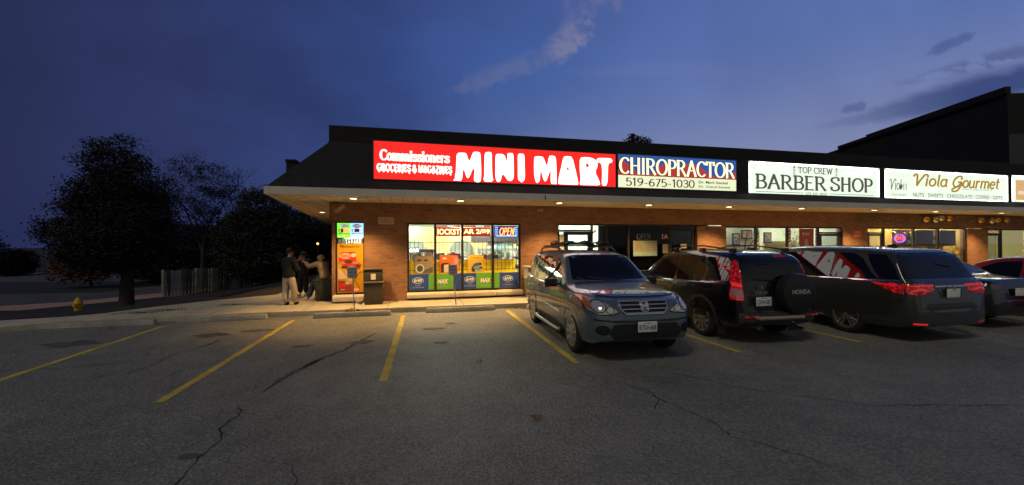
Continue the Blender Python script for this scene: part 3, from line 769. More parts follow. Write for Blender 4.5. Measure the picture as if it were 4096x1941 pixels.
# arched wooden screen at the back
t = fthing('arched_screen', 'tan wooden partition with round arches at the back of the mini mart', 'partition', 2.6, 6.9, .125)
m = MB()
def arch_panel(m, c, wd, h, r_, hz):
    L = [(c - wd / 2, 0), (c - r_, 0), (c - r_, hz)] + [(c - r_ * math.cos(R(a)), hz + r_ * math.sin(R(a))) for a in range(10, 180, 10)] + [(c + r_, hz), (c + r_, 0), (c + wd / 2, 0), (c + wd / 2, h), (c - wd / 2, h)]
    m.plate(L, 0, .08)
arch_panel(m, -1.2, 1.9, 2.5, .55, 1.35); arch_panel(m, 1.0, 2.5, 2.5, .6, 1.3)
m.build('arch_panel', mat('tan_wood', (.55, .34, .14), .6, var=.15, vscale=3), t)
MB().box(-2.1, 2.2, .08, .6, 0, .5).build('low_shelf', M_goods, t)
# yellow partition right behind the glass
t = fthing('window_counter', 'bright yellow counter back panel running behind the mini mart window', 'counter', 2.8, .62, .125)
yp = mat('yellow_panel', (.80, .42, .012), .5, var=.06, vscale=3)
_t = yp.node_tree; _b = _t.nodes['Principled BSDF']; _tr = N(_t, 'ShaderNodeBsdfTranslucent'); _tr.inputs[0].default_value = (.9, .50, .02, 1)
_mx = N(_t, 'ShaderNodeMixShader'); _mx.inputs[0].default_value = .65; _t.links.new(_b.outputs[0], _mx.inputs[1]); _t.links.new(_tr.outputs[0], _mx.inputs[2]); _t.links.new(_mx.outputs[0], _t.nodes['Material Output'].inputs[0])
m = MB(); m.add([(-1.74, 0, 0), (1.74, 0, 0), (1.74, 0, 1.155), (-1.74, 0, 1.155)], [(0, 1, 2, 3)]); m.build('panel', yp, t)
MB().box(-1.74, 1.74, .03, .55, 1.16, 1.2).build('top', mat('counter_top', (.6, .6, .55), .4), t)
gm = MB(); rr = random.Random(5)
goods(gm, -1.7, 1.7, .08, .3, 1.201, .22, rr, .75)
tag(gm.build('counter_goods', M_goods, t), kind='stuff')
# refrigerated display boxes hanging high at the right
t = fthing('cigarette_cabinet', 'grey overhead cabinet above the counter at the right end of the mini mart window', 'cabinet', 4.2, 1.9, 1.9)
m = MB(); m.box(-.9, .9, 0, .35, -.03, .22); 
for i in range(5): m.box(-.86 + i * .35, -.60 + i * .35, .02, .3, .221, .42)
m.build('body', mat('cabinet_grey', (.09, .07, .08), .5), t)
# three round bulb reflections in the first pane, made as glowing balls
t = fthing('reflection_balls', 'three small glowing balls standing in for bulb reflections in the first pane', 'lamp', 1.25, .9, 1.62)
for i, x in enumerate((-.1, .0, .1)):
    MB().lathe([(0, -.045), (.035, -.03), (.045, 0), (.035, .03), (0, .045)], 12, c=(x, 0, 0)).build('bulb', emis('reflection_white', (1, 1, .95), 9), t, smooth=True)
MB().box(-.15, .15, -.02, .02, .05, .08).build('bracket', M_black, t)
# security bars inside the window
m = MB()
t = fthing('security_bars', 'black security bars across the middle of the mini mart window', 'grille', 2.8, .30, 0)
x = -1.68; k = 0
while x < 1.7:
    m.box(x - .006, x + .006, -.006, .006, .75 if k % 7 == 0 else .95, 2.02); x += .125; k += 1
for z in (1.86, 1.0): m.box(-1.74, 1.74, -.0085, .0085, z - .008, z + .008)
m.build('bars', M_black, t)

# ---- posters and lottery panels on the glass (v=.07, outside face of panes at .082)
def poster(u0, u1, z0, z1, label, cat='poster', v=.07, name='poster', group=None):
    return fthing(name, label, cat, u0, v, z0, group), u1 - u0, z1 - z0
def base_sheet(t, w_, h, c, m=M_print, th=.006, name='sheet'):
    return MB().box(0, w_, 0, th, 0, h, c).build(name, m, t)
BLUE, GREEN = (.025, .075, .36), (.13, .42, .05)
def lot649(t, w_, h, cx):
    m = MB()
    m.plate([(cx + .17 * math.cos(a) * (1 if abs(math.cos(a)) > .1 else 1), .60 * h + .095 * math.sin(a)) for a in [2 * PI * i / 24 for i in range(24)]], -.004, -.002, (.75, .78, .8))
    m.plate([(cx + .155 * math.cos(a), .60 * h + .08 * math.sin(a)) for a in [2 * PI * i / 24 for i in range(24)]], -.006, -.0045, BLUE)
    text(m, '6/49', cx - .12, cx + .12, .60 * h - .05, .60 * h + .055, -.0075, .04, .2, 1, 'LEFT', (.85, .85, .85))
    text(m, 'LOTTERY', cx - .09, cx + .09, .27 * h, .27 * h + .02, -.004, 0, 0, 1, 'LEFT', (.7, .75, .8))
    text(m, 'PLAY FOR MILLIONS', cx - .17, cx + .17, .15 * h, .15 * h + .022, -.004, 0, 0, 1, 'LEFT', (.75, .78, .8))
    m.build('lettering', M_print, t)
def lotmax(t, w_, h, cx):
    m = MB()
    m.plate([(cx + .07 * math.cos(a) - .07, .52 * h + .07 * math.sin(a)) for a in [2 * PI * i / 18 for i in range(18)]], -.004, -.002, (.03, .12, .3))
    text(m, 'MAX', cx - .16, cx + .16, .50 * h - .06, .50 * h + .08, -.006, .06, .1, 1, 'LEFT', (.85, .87, .82))
    text(m, 'LOTTERY', cx - .09, cx + .09, .27 * h, .27 * h + .02, -.004, 0, 0, 1, 'LEFT', (.6, .8, .5))
    text(m, 'PLAY FOR MILLIONS', cx - .15, cx + .17, .15 * h, .15 * h + .022, -.004, 0, 0, 1, 'LEFT', (.6, .8, .5))
    m.build('lettering', M_print, t)
seq = [(1.09, 1.66, BLUE, '649', 1.34, 'first dark blue lottery panel from the left under the mini mart window'),
       (1.665, 1.82, GREEN, '', 0, 'narrow green lottery panel at the right of the first pane'),
       (1.90, 2.40, GREEN, 'max', 2.09, 'green lottery panel with white letters left in the second pane'),
       (2.405, 2.65, BLUE, '', 0, 'narrow blue lottery panel at the right of the second pane'),
       (2.73, 3.13, BLUE, '649', 2.86, 'blue lottery panel with a white number in the third pane'),
       (3.135, 3.61, GREEN, 'max', 3.46, 'green lottery panel with white letters right in the third pane'),
       (3.69, 3.86, GREEN, '', 0, 'narrow green lottery panel at the left of the fourth pane'),
       (3.865, 4.50, BLUE, '649', 4.15, 'wide blue lottery panel in the fourth pane')]
for a, b, c, k, cx, lb in seq:
    t, w_, h = poster(a, b, .42, .90, lb, 'lottery panel', .074, 'lottery_poster', 'lottery panels along the foot of the window')
    base_sheet(t, w_, h, c)
    if k == '649': lot649(t, w_, h, min(max(cx - a, .19), w_ - .19))
    if k == 'max': lotmax(t, w_, h, min(max(cx - a, .19), w_ - .19))
def ell(cx, cz, rx, rz, n=22): return [(cx + rx * math.cos(2 * PI * i / n), cz + rz * math.sin(2 * PI * i / n)) for i in range(n)]
t, w_, h = poster(1.25, 1.80, .92, 1.46, 'grey poster picturing a round drum, low in the first pane')
base_sheet(t, w_, h, (.30, .24, .19))
m = MB(); m.plate(ell(.15, .15, .13, .14), -.003, -.001, (.6, .6, .55)); m.plate(ell(.15, .15, .09, .10), -.005, -.0035, (.06, .08, .07)); m.plate(ell(.13, .40, .07, .03), -.003, -.001, (.05, .05, .05)); m.plate(ell(.33, .40, .06, .03), -.003, -.001, (.05, .05, .05))
m.plate([(.03, .02), (.53, .02), (.53, .2), (.33, .12)], -.002, -.001, (.10, .10, .09))
m.build('print', M_print, t)
t, w_, h = poster(2.00, 2.56, .92, 1.46, 'orange poster with a pink strip in the second pane')
base_sheet(t, w_, h, (.75, .13, .03))
m = MB(); m.plate([(.36, .12), (.56, .12), (.56, .52), (.40, .52)], -.003, -.001, (.75, .16, .22)); m.plate([(.03, .02), (.12, .02), (.13, .25), (.06, .3), (.03, .25)], -.003, -.001, (.05, .03, .03)); m.plate([(.12, .02), (.25, .02), (.27, .27), (.12, .25)], -.004, -.002, (.6, .55, .5)); m.plate([(.05, .42), (.14, .5), (.23, .42)], -.003, -.001, (.7, .6, .5)); m.plate(ell(.17, .27, .13, .05), -.003, -.001, (.06, .03, .03))
for i in range(4): m.box(.44, .53, -.005, -.0035, .2 + i * .07, .225 + i * .07, (.8, .45, .5))
m.build('print', M_print, t)
t, w_, h = poster(2.86, 3.36, .92, 1.46, 'yellow poster with blue blots in the third pane')
base_sheet(t, w_, h, (.62, .42, .05))
m = MB(); rr = random.Random(3)
m.plate([(.02, .40), (.48, .42), (.48, .52), (.02, .52)], -.003, -.001, (.75, .62, .1)); text(m, 'SUMMER', .06, .44, .43, .49, -.004, .02, 0, 1, 'LEFT', (.6, .12, .05))
for i in range(16): m.plate(ell(rr.uniform(.07, .43), rr.uniform(.05, .27), rr.uniform(.02, .06), rr.uniform(.02, .06), 10), -.004 - .0006 * i, -.002, [(.04, .10, .3), (.5, .5, .5), (.02, .03, .06), (.1, .3, .4)][i % 4])
m.build('print', M_print, t)

# LED ticker and neon signs behind the glass
def ticker(u0, u1, s, lb, x0f, x1f):
    t = fthing('led_ticker', lb, 'led sign', u0, .16, 2.06, 'red LED tickers in the mini mart window')
    w_ = u1 - u0
    MB().box(0, w_, .0, .10, 0, .27).build('case', emis('led_back', (.42, .035, .01), 1.0, (.1, .01, .01)), t)
    m = MB(); m.box(0, w_, -.004, -.002, .285, .33, (.7, .04, .05)); m.box(w_ * .45, w_ * .75, -.007, -.005, .285, .33, (.85, .8, .75)); m.build('top_strip', attr_mat('lit_strip', .9), t)
    m = MB(); text(m, s, w_ * x0f, w_ * x1f, .045, .225, -.006, .035)
    m.build('lettering', emis('led_letters', (1.0, .62, .30), 2.6), t)
ticker(1.91, 2.64, 'IOCKST', 'red LED ticker strip with bright letters in the second pane', .04, .98)
ticker(2.74, 3.60, 'AR 2/$9', 'red LED ticker strip with a price in the third pane', .0, .98)
t = fthing('open_sign', 'neon OPEN sign with red and yellow letters between blue bars, mini mart window', 'neon sign', 3.72, .16, 2.04, 'neon open signs')
MB().box(0, .80, 0, .06, 0, .345).build('case', mat('sign_case_navy', (.02, .03, .12), .4, emit=(.03, .05, .25), es=.6), t)
m = MB()
pen(m, 'OPEN', .16, .64, .06, .28, -.02, .20, .16, 0, .18)
m.build('red_glow', emis('neon_red', (1, .03, .06), 1.6), t)
m = MB(); pen(m, 'OPEN', .16, .64, .06, .28, -.027, .075, .06, 0, .18); m.build('letter_tube', emis('neon_yellow', (1, .75, .12), 2.4), t)
m = MB()
for z in (.06, .12, .18, .24, .30):
    m.tube([(.03, -.02, z), (.12, -.02, z)], .008, 6); m.tube([(.68, -.02, z), (.77, -.02, z)], .008, 6)
m.tube([(.08, -.02, .025), (.74, -.02, .025)], .011, 6)
m.build('blue_tube', emis('neon_blue', (.25, .55, 1.0), 3.0), t)
t = fthing('open_sign', 'oval neon OPEN sign, red letters in a violet ring, gourmet shop window', 'neon sign', 21.56, .16, 1.97, 'neon open signs')
m = MB(); m.tube([(x, -.02, z) for x, z in ell(0, 0, .31, .16, 28)] + [(.31, -.02, 0)], .02, 6); m.build('ring', emis('neon_violet', (.45, .12, 1.0), 2.2), t)
m = MB(); pen(m, 'OPEN', -.24, .24, -.07, .08, -.02, .2, .16); m.build('letters', emis('neon_orange', (1, .12, .05), 2.4), t)
MB().plate(ell(0, 0, .30, .15), .0, .03).build('backing', mat('sign_back_red', (.2, .02, .05), .4, emit=(.3, .01, .12), es=.5), t)
# unlit OPEN letters and number on the dark unit
t = fthing('open_sign', 'unlit outline OPEN sign hanging in the dark middle unit', 'neon sign', 8.84, .14, 1.95, 'neon open signs')
m = MB(); pen(m, 'OPEN', 0, .54, 0, .19, 0, .13, .10); m.build('letters', mat('unlit_tube', (.30, .28, .24), .3), t)
t = fthing('unit_number', 'pinkish white number 1A on the dark glass', 'sign', 9.81, .078, 1.96)
m = MB(); text(m, '1A', 0, .25, 0, .17, 0, .03); m.build('letters', mat('number_white', (.62, .42, .40), .5), t)
t, w_, h = poster(8.65, 9.60, 1.36, 1.90, 'pale clinic poster with a figure in the dark unit window')
base_sheet(t, w_, h, (.20, .24, .20))
m = MB(); m.plate([(.02, .02), (.93, .02), (.93, .16), (.02, .16)], -.002, -.001, (.22, .33, .33)); m.plate([(.10, .16), (.16, .48), (.24, .48), (.40, .22), (.34, .16), (.22, .32)], -.004, -.0025, (.25, .17, .11))
for i, (a, z) in enumerate([(.5, .40), (.55, .33), (.62, .25), (.66, .20)]): m.box(a, .88, -.004, -.002, z, z + .018, (.35, .32, .25))
m.build('print', M_print, t)
for u0, u1, z0, z1, lb in [(9.83, 10.07, 1.45, 1.78, 'white notice sheet on the dark clinic door frame'), (10.55, 10.80, 1.62, 1.78, 'square notice on the dark clinic door glass'), (10.30, 10.55, 1.56, 1.64, 'small low notice strip on the dark clinic door glass')]:
    t, w_, h = poster(u0, u1, z0, z1, lb, 'notice', .074 if u0 < 10 else .052, 'notice_sheet'); base_sheet(t, w_, h, (.42, .36, .28))
# bright goods by the minimart door, blue strip curtain
t = fthing('orange_display', 'orange and white hanging display behind the narrow pane by the door', 'display', 7.22, .35, 1.3)
m = MB(); rr = random.Random(9)
for i in range(26): x = rr.uniform(-.1, .1); z = rr.uniform(.0, .9); m.box(x, x + .06, rr.uniform(0, .05), .07, z, z + .08, [(.7, .3, .03), (.7, .6, .5), (.7, .15, .1)][i % 3])
m.build('packets', M_goods, t)
t, w_, h = poster(5.92, 6.06, .6, 2.12, 'tall white notice strip in the narrow pane beside the mini mart door', 'notice', .05, 'notice_sheet'); base_sheet(t, w_, h, (.7, .7, .62))
MB().box(7.37, 7.60, .14, .16, .2, 2.41).build('blue_panel', mat('blue_panel', (.015, .05, .09), .4), BL)

# corner window: lottery lights, magazines banner
t = fthing('lottery_light', 'bright green and blue lottery light box at the top of the corner window', 'light box', -.92, .02, 2.01)
m = MB(); m.box(0, .355, 0, .05, 0, .42, (.22, .8, .06)); m.build('green_half', attr_mat('lit_print', 1.25), t)
m = MB(); m.box(.356, .71, 0, .05, 0, .42, (.35, .72, 1.0)); m.build('blue_half', attr_mat('lit_print', 1.25), t)
m = MB(); W1 = (1, 1, .95)
m.plate(ell(.19, .34, .11, .05), -.003, -.001, (.1, .2, .6)); text(m, 'MAX', .08, .29, .30, .385, -.006, .05, .1, 1, 'LEFT', W1)
m.plate(ell(.53, .34, .12, .055), -.003, -.001, (.1, .1, .35)); text(m, '6/49', .43, .63, .30, .38, -.006, .04, .2, 1, 'LEFT', W1)
text(m, '$', .03, .075, .17, .25, -.004, .02, 0, 1, 'LEFT', (.03, .12, .05)); text(m, '$', .39, .435, .17, .25, -.004, .02, 0, 1, 'LEFT', (.05, .1, .35))
m.box(.095, .17, -.004, -.001, .15, .26, (.4, .01, .01)); m.box(.465, .60, -.004, -.001, .16, .26, (.18, .01, .06))
text(m, 'MILLION', .04, .32, .10, .145, -.004, .02, 0, 1, 'LEFT', (.03, .12, .05)); text(m, 'MILLION', .40, .67, .10, .145, -.004, .02, 0, 1, 'LEFT', (.05, .1, .35))
m.build('lettering', M_printlit, t)
m = MB(); text(m, '50', .175, .33, .15, .27, -.01, .05); text(m, '5', .60, .64, .17, .26, -.01, .05); m.box(.16, .20, -.01, -.006, .02, .06); m.box(.04, .07, -.01, -.006, .03, .05)
m.build('red_digits', emis('red_digits', (1, .12, .07), 3.5), t)
t, w_, h = poster(-.92, -.215, .42, 1.84, 'yellow magazines banner with a chocolate bar picture in the corner window', 'banner', .035, 'banner')
base_sheet(t, w_, h, (.60, .31, .01))
m = MB()
text(m, 'Magazines', .08, .60, 1.27, 1.38, -.004, .02, 0, 1, 'LEFT', (.22, .10, .01))
m.plate([(.05, .85), (.03, .98), (.06, 1.13), (.15, 1.18), (.30, 1.17), (.40, 1.19), (.50, 1.16), (.53, 1.06), (.50, .97), (.56, .88), (.66, .80), (.60, .66), (.40, .70), (.20, .74)], -.003, -.001, (.55, .03, .02))
m.plate(ell(.21, 1.06, .155, .085), -.005, -.0035, (.72, .50, .42)); m.plate(ell(.44, 1.08, .075, .055), -.006, -.0045, (.75, .6, .5))
text(m, 'KitKat', .09, .35, 1.01, 1.11, -.008, .03, .15, 1, 'LEFT', (.6, .03, .02)); text(m, 'Chocolate', .385, .495, 1.07, 1.09, -.008, 0, 0, 1, 'LEFT', (.4, .3, .2))
for i, (a, b, r_) in enumerate([(.12, .86, .10), (.30, .90, .12), (.50, .86, .11), (.20, .74, .10), (.38, .72, .12), (.54, .76, .09)]):
    m.plate(ell(a, b, r_, r_ * .42, 16), -.006 - i * .001, -.004, [(.42, .20, .13), (.10, .035, .02)][i % 2])
m.plate([(.03, .40), (.03, .72), (.20, .52), (.30, .40)], -.005, -.003, (.62, .52, .38)); m.plate([(.22, .62), (.36, .60), (.44, .30), (.30, .34)], -.0065, -.005, (.66, .45, .3))
m.plate([(.02, .02), (.02, .36), (.24, .34), (.40, .22), (.44, .02)], -.004, -.002, (.30, .05, .03)); m.plate([(.02, .13), (.02, .25), (.22, .27), (.24, .17)], -.006, -.0045, (.62, .03, .02)); m.plate(ell(.28, .28, .07, .05), -.007, -.005, (.6, .4, .25))
for a, b in [((.44, .30), (.50, .44)), ((.50, .44), (.62, .60)), ((.62, .60), (.69, .60)), ((.50, .30), (.60, .16)), ((.60, .16), (.58, .04)), ((.50, .44), (.50, .30))]:
    m.tube([(a[0], -.004, a[1]), (b[0], -.004, b[1])], .012, 5, col=(.28, .13, .02))
text(m, 'OPEN', .08, .20, .07, .11, -.008, .02, 0, 1, 'LEFT', (.7, .5, .4))
m.build('print', M_print, t)
MB().box(.46, .58, -.012, -.002, .06, .10).build('red_glow_strip', emis('red_led', (1, .1, .06), 3), t)
m = MB(); rr = random.Random(4)
t = fthing('magazine_rack', 'grey magazine rack showing between banner and light box', 'rack', -.9, .12, 1.55)
for i in range(9): m.box(i * .075, i * .075 + .05, 0, .02, 0, .42, (.2 + .5 * rr.random(),) * 3)
m.build('magazines', attr_mat('lit_mags', .35), t)

# ---- things on the brick
t = fthing('wall_plaque', 'cream NO LOITERING plaque on the brick beside the corner window', 'sign', .20, -.035, 2.40)
MB().box(0, .45, 0, .02, 0, .22).build('board', mat('plaque_cream', (.55, .42, .28), .6), t, bevel=.008)
m = MB(); text(m, '- NO -', .12, .33, .125, .17, -.003); text(m, 'LOITERING', .05, .40, .05, .10, -.003); m.build('lettering', mat('plaque_text', (.30, .20, .12), .6), t)
t = fthing('wall_plaque', 'red and white plaque on the brick between barber and gourmet shop', 'sign', 18.65, -.035, 2.0)
MB().box(0, .47, 0, .02, 0, .32).build('board', mat('plaque_red', (.50, .07, .04), .6), t, bevel=.008)
m = MB()
for a, b, z, hh in [(.10, .37, .20, .06), (.05, .42, .12, .035), (.05, .42, .05, .035)]: m.box(a, b, -.004, -.001, z, z + hh)
m.build('lettering', mat('plaque_pale', (.6, .35, .25), .6), t)
def sec_cam(u, v, z, lb, tilt, yaw, s=1.0):
    t = fthing('security_camera', lb, 'camera', u, v, z)
    MB().box(-.06 * s, .06 * s, -.16 * s, .16 * s, -.055 * s, .055 * s).build('housing', mat('camera_white', (.45, .36, .30), .5), t, bevel=.012)
    MB().tube([(0, .05, .03), (0, .12 * s, .14 * s)], .015).build('bracket', mat('camera_white', (.45, .36, .30), .5), t)
    t.rotation_euler = (tilt, 0, TH + yaw)
sec_cam(-.82, -.22, 2.83, 'pale box camera angled down under the soffit at the corner', R(35), R(-40))
sec_cam(-1.20, .9, 2.62, 'small pale camera on the side wall under the soffit', R(10), R(-90), .5)
t = fthing('wall_light', 'small pinkish box fitting on the brick above the mini mart door', 'fitting', 5.21, -.06, 2.89)
MB().box(-.10, .10, 0, .05, -.05, .05).build('housing', mat('fitting_pink', (.50, .30, .22), .5), t, bevel=.01)
m = MB(); m.tube([(.0, -1.755, .02), (.0, -1.755, .13)], .018); t = fthing('fascia_hook', 'small dark hook on the pale fascia', 'hook', 4.78, 0, FB); m.build('hook', M_black, t)
# conduit
MB().box(-.172, -.156, -.03, -.013, 2.30, 2.75).build('conduit', mat('conduit', (.35, .2, .12), .6), BL)
MB().box(5.80, 5.815, -.03, -.013, 2.47, 2.78).build('conduit', mat('conduit', (.35, .2, .12), .6), BL)

# ---- downlights under the soffit: real lamps
def downlight(u, v, lb, e=490):
    t = fthing('downlight', lb, 'light', u, v, FB, 'round downlights in the soffit')
    MB().lathe([(.115, -.004), (.125, -.012), (.095, -.014), (.09, -.003)], 24).build('trim_ring', mat('trim_white', (.6, .55, .45), .4), t, smooth=True)
    MB().lathe([(0, -.012), (.088, -.010), (.09, -.004)], 24).build('lens', emis('lamp_lens', (1.0, .80, .42), 9.0), t)
    l = bpy.data.lights.new('downlight_lamp', 'SPOT'); l.energy = e; l.color = (1.0, .58, .19); l.spot_size = R(114); l.spot_blend = .60; l.shadow_soft_size = .07
    o = bpy.data.objects.new('downlight_lamp', l); COL.objects.link(o); o.parent = t; o.location = (0, 0, -.05)
LB = ['first downlight from the left, over the corner window', 'second downlight, over the wide mini mart window', 'third downlight, over the mini mart door', 'fourth downlight, over the dark clinic unit', 'fifth downlight, over the brick pier left of the barber', 'sixth downlight, over the middle of the barber windows', 'seventh downlight, over the red plaque', 'eighth downlight, over the garland', 'ninth downlight, furthest right in the soffit']
for (u, lb) in zip([-.35, 2.48, 5.45, 8.5, 11.57, 14.7, 18.2, 21.5, 25.5], LB):
    downlight(u, -1.12, lb)
downlight(-2.02, 3.97, 'lone downlight on the side soffit left of the corner', 330)

# ================================================================== ROOF SIGNS
SV = -1.50
def sign_box(u0, u1, z0, z1, name, label):
    t = fthing(name, label, 'sign', u0, SV, z0, 'lit box signs on the mansard roof')
    w_, h = u1 - u0, z1 - z0
    m = MB(); m.box(-.03, w_ + .03, .012, .50, -.03, h + .03); m.build('cabinet', mat('sign_cabinet', (.05, .05, .05), .5), t)
    m = MB(); m.box(-.03, 0, -.006, .0115, -.03, h + .03); m.box(w_, w_ + .03, -.006, .0115, -.03, h + .03); m.box(0, w_, -.006, .0115, h, h + .03); m.box(0, w_, -.006, .0115, -.03, 0)
    m.build('retainer', mat('sign_cabinet', (.05, .05, .05), .5), t)
    return t, w_, h
def face(t, x0, x1, z0, z1, m, name='face'):
    return MB().box(x0, x1, 0, .011, z0, z1).build(name, m, t)
# 1 red mini mart sign
t, w_, h = sign_box(.19, 7.11, 3.51, 4.49, 'roof_sign', 'long red lit sign with big white dripping MINI MART letters')
face(t, 0, w_, 0, h, emis('sign_red', (1.0, .018, .014), 1.2))
MM = {'M': [(2.32, 4.3), (2.54, 4.32), (2.61, 4.29), (2.67, 4.07), (2.75, 4.3), (2.8, 4.36), (2.95, 4.36), (3.0, 4.31), (3.02, 3.87), (3.01, 3.55), (2.94, 3.49), (2.83, 3.5), (2.78, 3.57), (2.81, 3.86), (2.79, 3.88), (2.68, 3.62), (2.62, 3.59), (2.58, 3.64), (2.51, 3.87), (2.5, 3.64), (2.46, 3.51), (2.33, 3.52), (2.2, 3.52), (2.27, 3.6), (2.26, 3.67), (2.29, 3.74), (2.3, 4.03)],
 'I1': [(3.09, 4.34), (3.2, 4.38), (3.32, 4.36), (3.32, 4.02), (3.33, 3.67), (3.37, 3.59), (3.3, 3.52), (3.19, 3.52), (3.09, 3.52), (3.05, 3.6), (3.07, 3.66), (3.08, 4.01)],
 'N': [(3.4, 4.3), (3.47, 4.34), (3.67, 4.33), (3.75, 4.11), (3.73, 4.35), (3.81, 4.38), (3.94, 4.37), (3.95, 4.02), (3.95, 3.66), (3.87, 3.56), (3.75, 3.57), (3.7, 3.65), (3.61, 3.76), (3.57, 3.57), (3.51, 3.52), (3.44, 3.53), (3.39, 3.64), (3.39, 4.03)],
 'I2': [(4.04, 4.35), (4.13, 4.38), (4.26, 4.36), (4.27, 4.07), (4.28, 3.65), (4.21, 3.55), (4.16, 3.53), (4.05, 3.61), (4.04, 3.69), (4.04, 4.06)],
 'M2': [(4.53, 4.3), (4.63, 4.33), (4.81, 4.32), (4.87, 4.21), (4.92, 4.04), (4.98, 4.35), (5.08, 4.37), (5.21, 4.34), (5.23, 3.97), (5.235, 3.52), (5.16, 3.52), (5.04, 3.52), (5.02, 3.67), (5.04, 3.94), (4.93, 3.63), (4.86, 3.57), (4.79, 3.67), (4.74, 3.93), (4.72, 3.61), (4.64, 3.52), (4.57, 3.57), (4.52, 3.77), (4.52, 4.08)],
 'A': [(5.42, 4.34), (5.53, 4.38), (5.72, 4.36), (5.82, 3.99), (5.915, 3.59), (5.89, 3.52), (5.65, 3.52), (5.28, 3.52), (5.25, 3.56), (5.28, 3.77), (5.35, 4.03)],
 'R': [(5.94, 4.35), (6.16, 4.38), (6.35, 4.36), (6.51, 4.28), (6.54, 4.11), (6.45, 3.93), (6.58, 3.7), (6.62, 3.53), (6.25, 3.52), (5.96, 3.52), (5.93, 3.58), (5.96, 3.71), (5.93, 4.0)],
 'T': [(6.47, 4.31), (6.54, 4.37), (6.76, 4.38), (6.96, 4.38), (7.03, 4.31), (7.0, 4.23), (6.88, 4.2), (6.87, 3.92), (6.86, 3.65), (6.8, 3.52), (6.69, 3.52), (6.64, 3.59), (6.66, 3.91), (6.64, 4.2), (6.51, 4.21)]}
M_lw = emis('sign_white_bright', (1.0, 1.0, .93), 2.3)
M_sred = MATS['sign_red']
def shrink(p, d_):
    n = len(p); out = []
    ar = sum(p[i][0] * p[(i + 1) % n][1] - p[(i + 1) % n][0] * p[i][1] for i in range(n))
    sg = 1 if ar > 0 else -1
    for i in range(n):
        a, b, c = p[i - 1], p[i], p[(i + 1) % n]
        e1 = Vector((b[0] - a[0], b[1] - a[1])).normalized(); e2 = Vector((c[0] - b[0], c[1] - b[1])).normalized()
        nn = Vector((-(e1 + e2).y, (e1 + e2).x)); nn = nn.normalized() if nn.length > .3 else Vector((-e1.y, e1.x))
        out.append((b[0] + nn.x * d_ * sg, b[1] + nn.y * d_ * sg))
    return out
def chaik(p, k=1):
    for _ in range(k):
        q = []
        for i in range(len(p)):
            a, b = p[i], p[(i + 1) % len(p)]
            q += [(.78 * a[0] + .22 * b[0], .78 * a[1] + .22 * b[1]), (.22 * a[0] + .78 * b[0], .22 * a[1] + .78 * b[1])]
        p = q
    return p
m = MB()
for i, (k_, pts) in enumerate(MM.items()):
    m.plate(shrink(chaik([(a - .19, b - 3.51) for a, b in pts]), .017)[::-1], -.004 - .0006 * i, -.001)
m.build('big_lettering', M_lw, t)
for pts in ([(5.57, 4.06), (5.52, 3.96), (5.6, 3.96)], [(6.14, 4.17), (6.16, 4.04), (6.24, 4.1), (6.21, 4.16)], [(6.15, 3.85), (6.17, 3.74), (6.18, 3.8)]):
    m = MB(); m.plate(shrink([(a - .19, b - 3.51) for a, b in pts], -.012), -.012, -.010); m.build('letter_counter', M_sred, t)
m = MB(); pen(m, 'Commissioners', .16, 1.93, .50, .76, -.003, .25, .12, .05, gap=.07, rise=.0)
m.build('upper_lettering', emis('sign_white_mid', (1.0, 1.0, .85), 1.25), t)
m = MB(); random.seed(11); pen(m, 'GROCERIES & MAGAZINES', .08, 2.0, .22, .39, -.003, .27, .2, 0, gap=.10, drip=.3)
m.build('lower_lettering', MATS['sign_white_mid'], t)
m = MB()
for x in (.5, .68): m.box(x, x + .006, -.002, .0, 0.01, h - .01)
m.build('panel_seam', emis('seam_red', (.45, .012, .012), 1.0), t)
# 2 chiropractor
t, w_, h = sign_box(7.20, 11.51, 3.51, 4.51, 'roof_sign', 'blue, red and cream lit CHIROPRACTOR sign with a phone number')
ps = attr_mat('sign_print_dim', 1.0, .4)
CB, CR, CC = (.022, .085, .34), (.42, .035, .03), (.78, .84, .55)
m = MB(); m.box(0, w_, 0, .011, .37, h, CB); m.box(0, w_, 0, .011, 0, .369, CC); m.build('face', ps, t)
m = MB(); top = []
for i in range(41):
    x = w_ * i / 40; s_ = i / 40
    z = .37 + max(.05, .50 * (math.exp(-((s_ - .0) / .12) ** 2)) + .46 * math.exp(-((s_ - .60) / .15) ** 2) + .34 * math.exp(-((s_ - .36) / .08) ** 2) + .25 * math.exp(-((s_ - 1.0) / .07) ** 2))
    top.append((x, z))
m.plate([(0, .37)] + top + [(w_, .37)], -.0015, .0, CR)
m.build('red_wave', ps, t)
m = MB()
pen(m, 'CHIROPRACTOR', .03, 4.25, .42, .90, -.009, .25, .13, .05, gap=.06, col=(.06, .02, .02))
m.build('letter_outline', attr_mat('sign_print_dark', 0.2), t)
m = MB(); pen(m, 'CHIROPRACTOR', .05, 4.23, .425, .895, -.015, .19, .075, .05, gap=.06, col=(.92, .92, .62)); m.build('big_lettering', attr_mat('sign_print_bright', 1.15), t)
m = MB(); pen(m, '519-675-1030', .26, 2.70, .06, .29, -.003, .21, .09, .05, gap=.06, col=(.20, .02, .03))
m.build('phone_lettering', attr_mat('sign_print_dark', 0.2), t)
for s_1, x_1, z_1 in (('Dr. Mark Steckel', 3.98, .205), ('Dr. Cheryl Steckel', 4.06, .055)):
    m = MB(); text(m, s_1, 2.86, x_1, z_1, z_1 + .09, -.003, .02, 0, 1, 'LEFT', (.09, .08, .05)); m.build('name_lettering', attr_mat('sign_print_dark', 0.2), t)
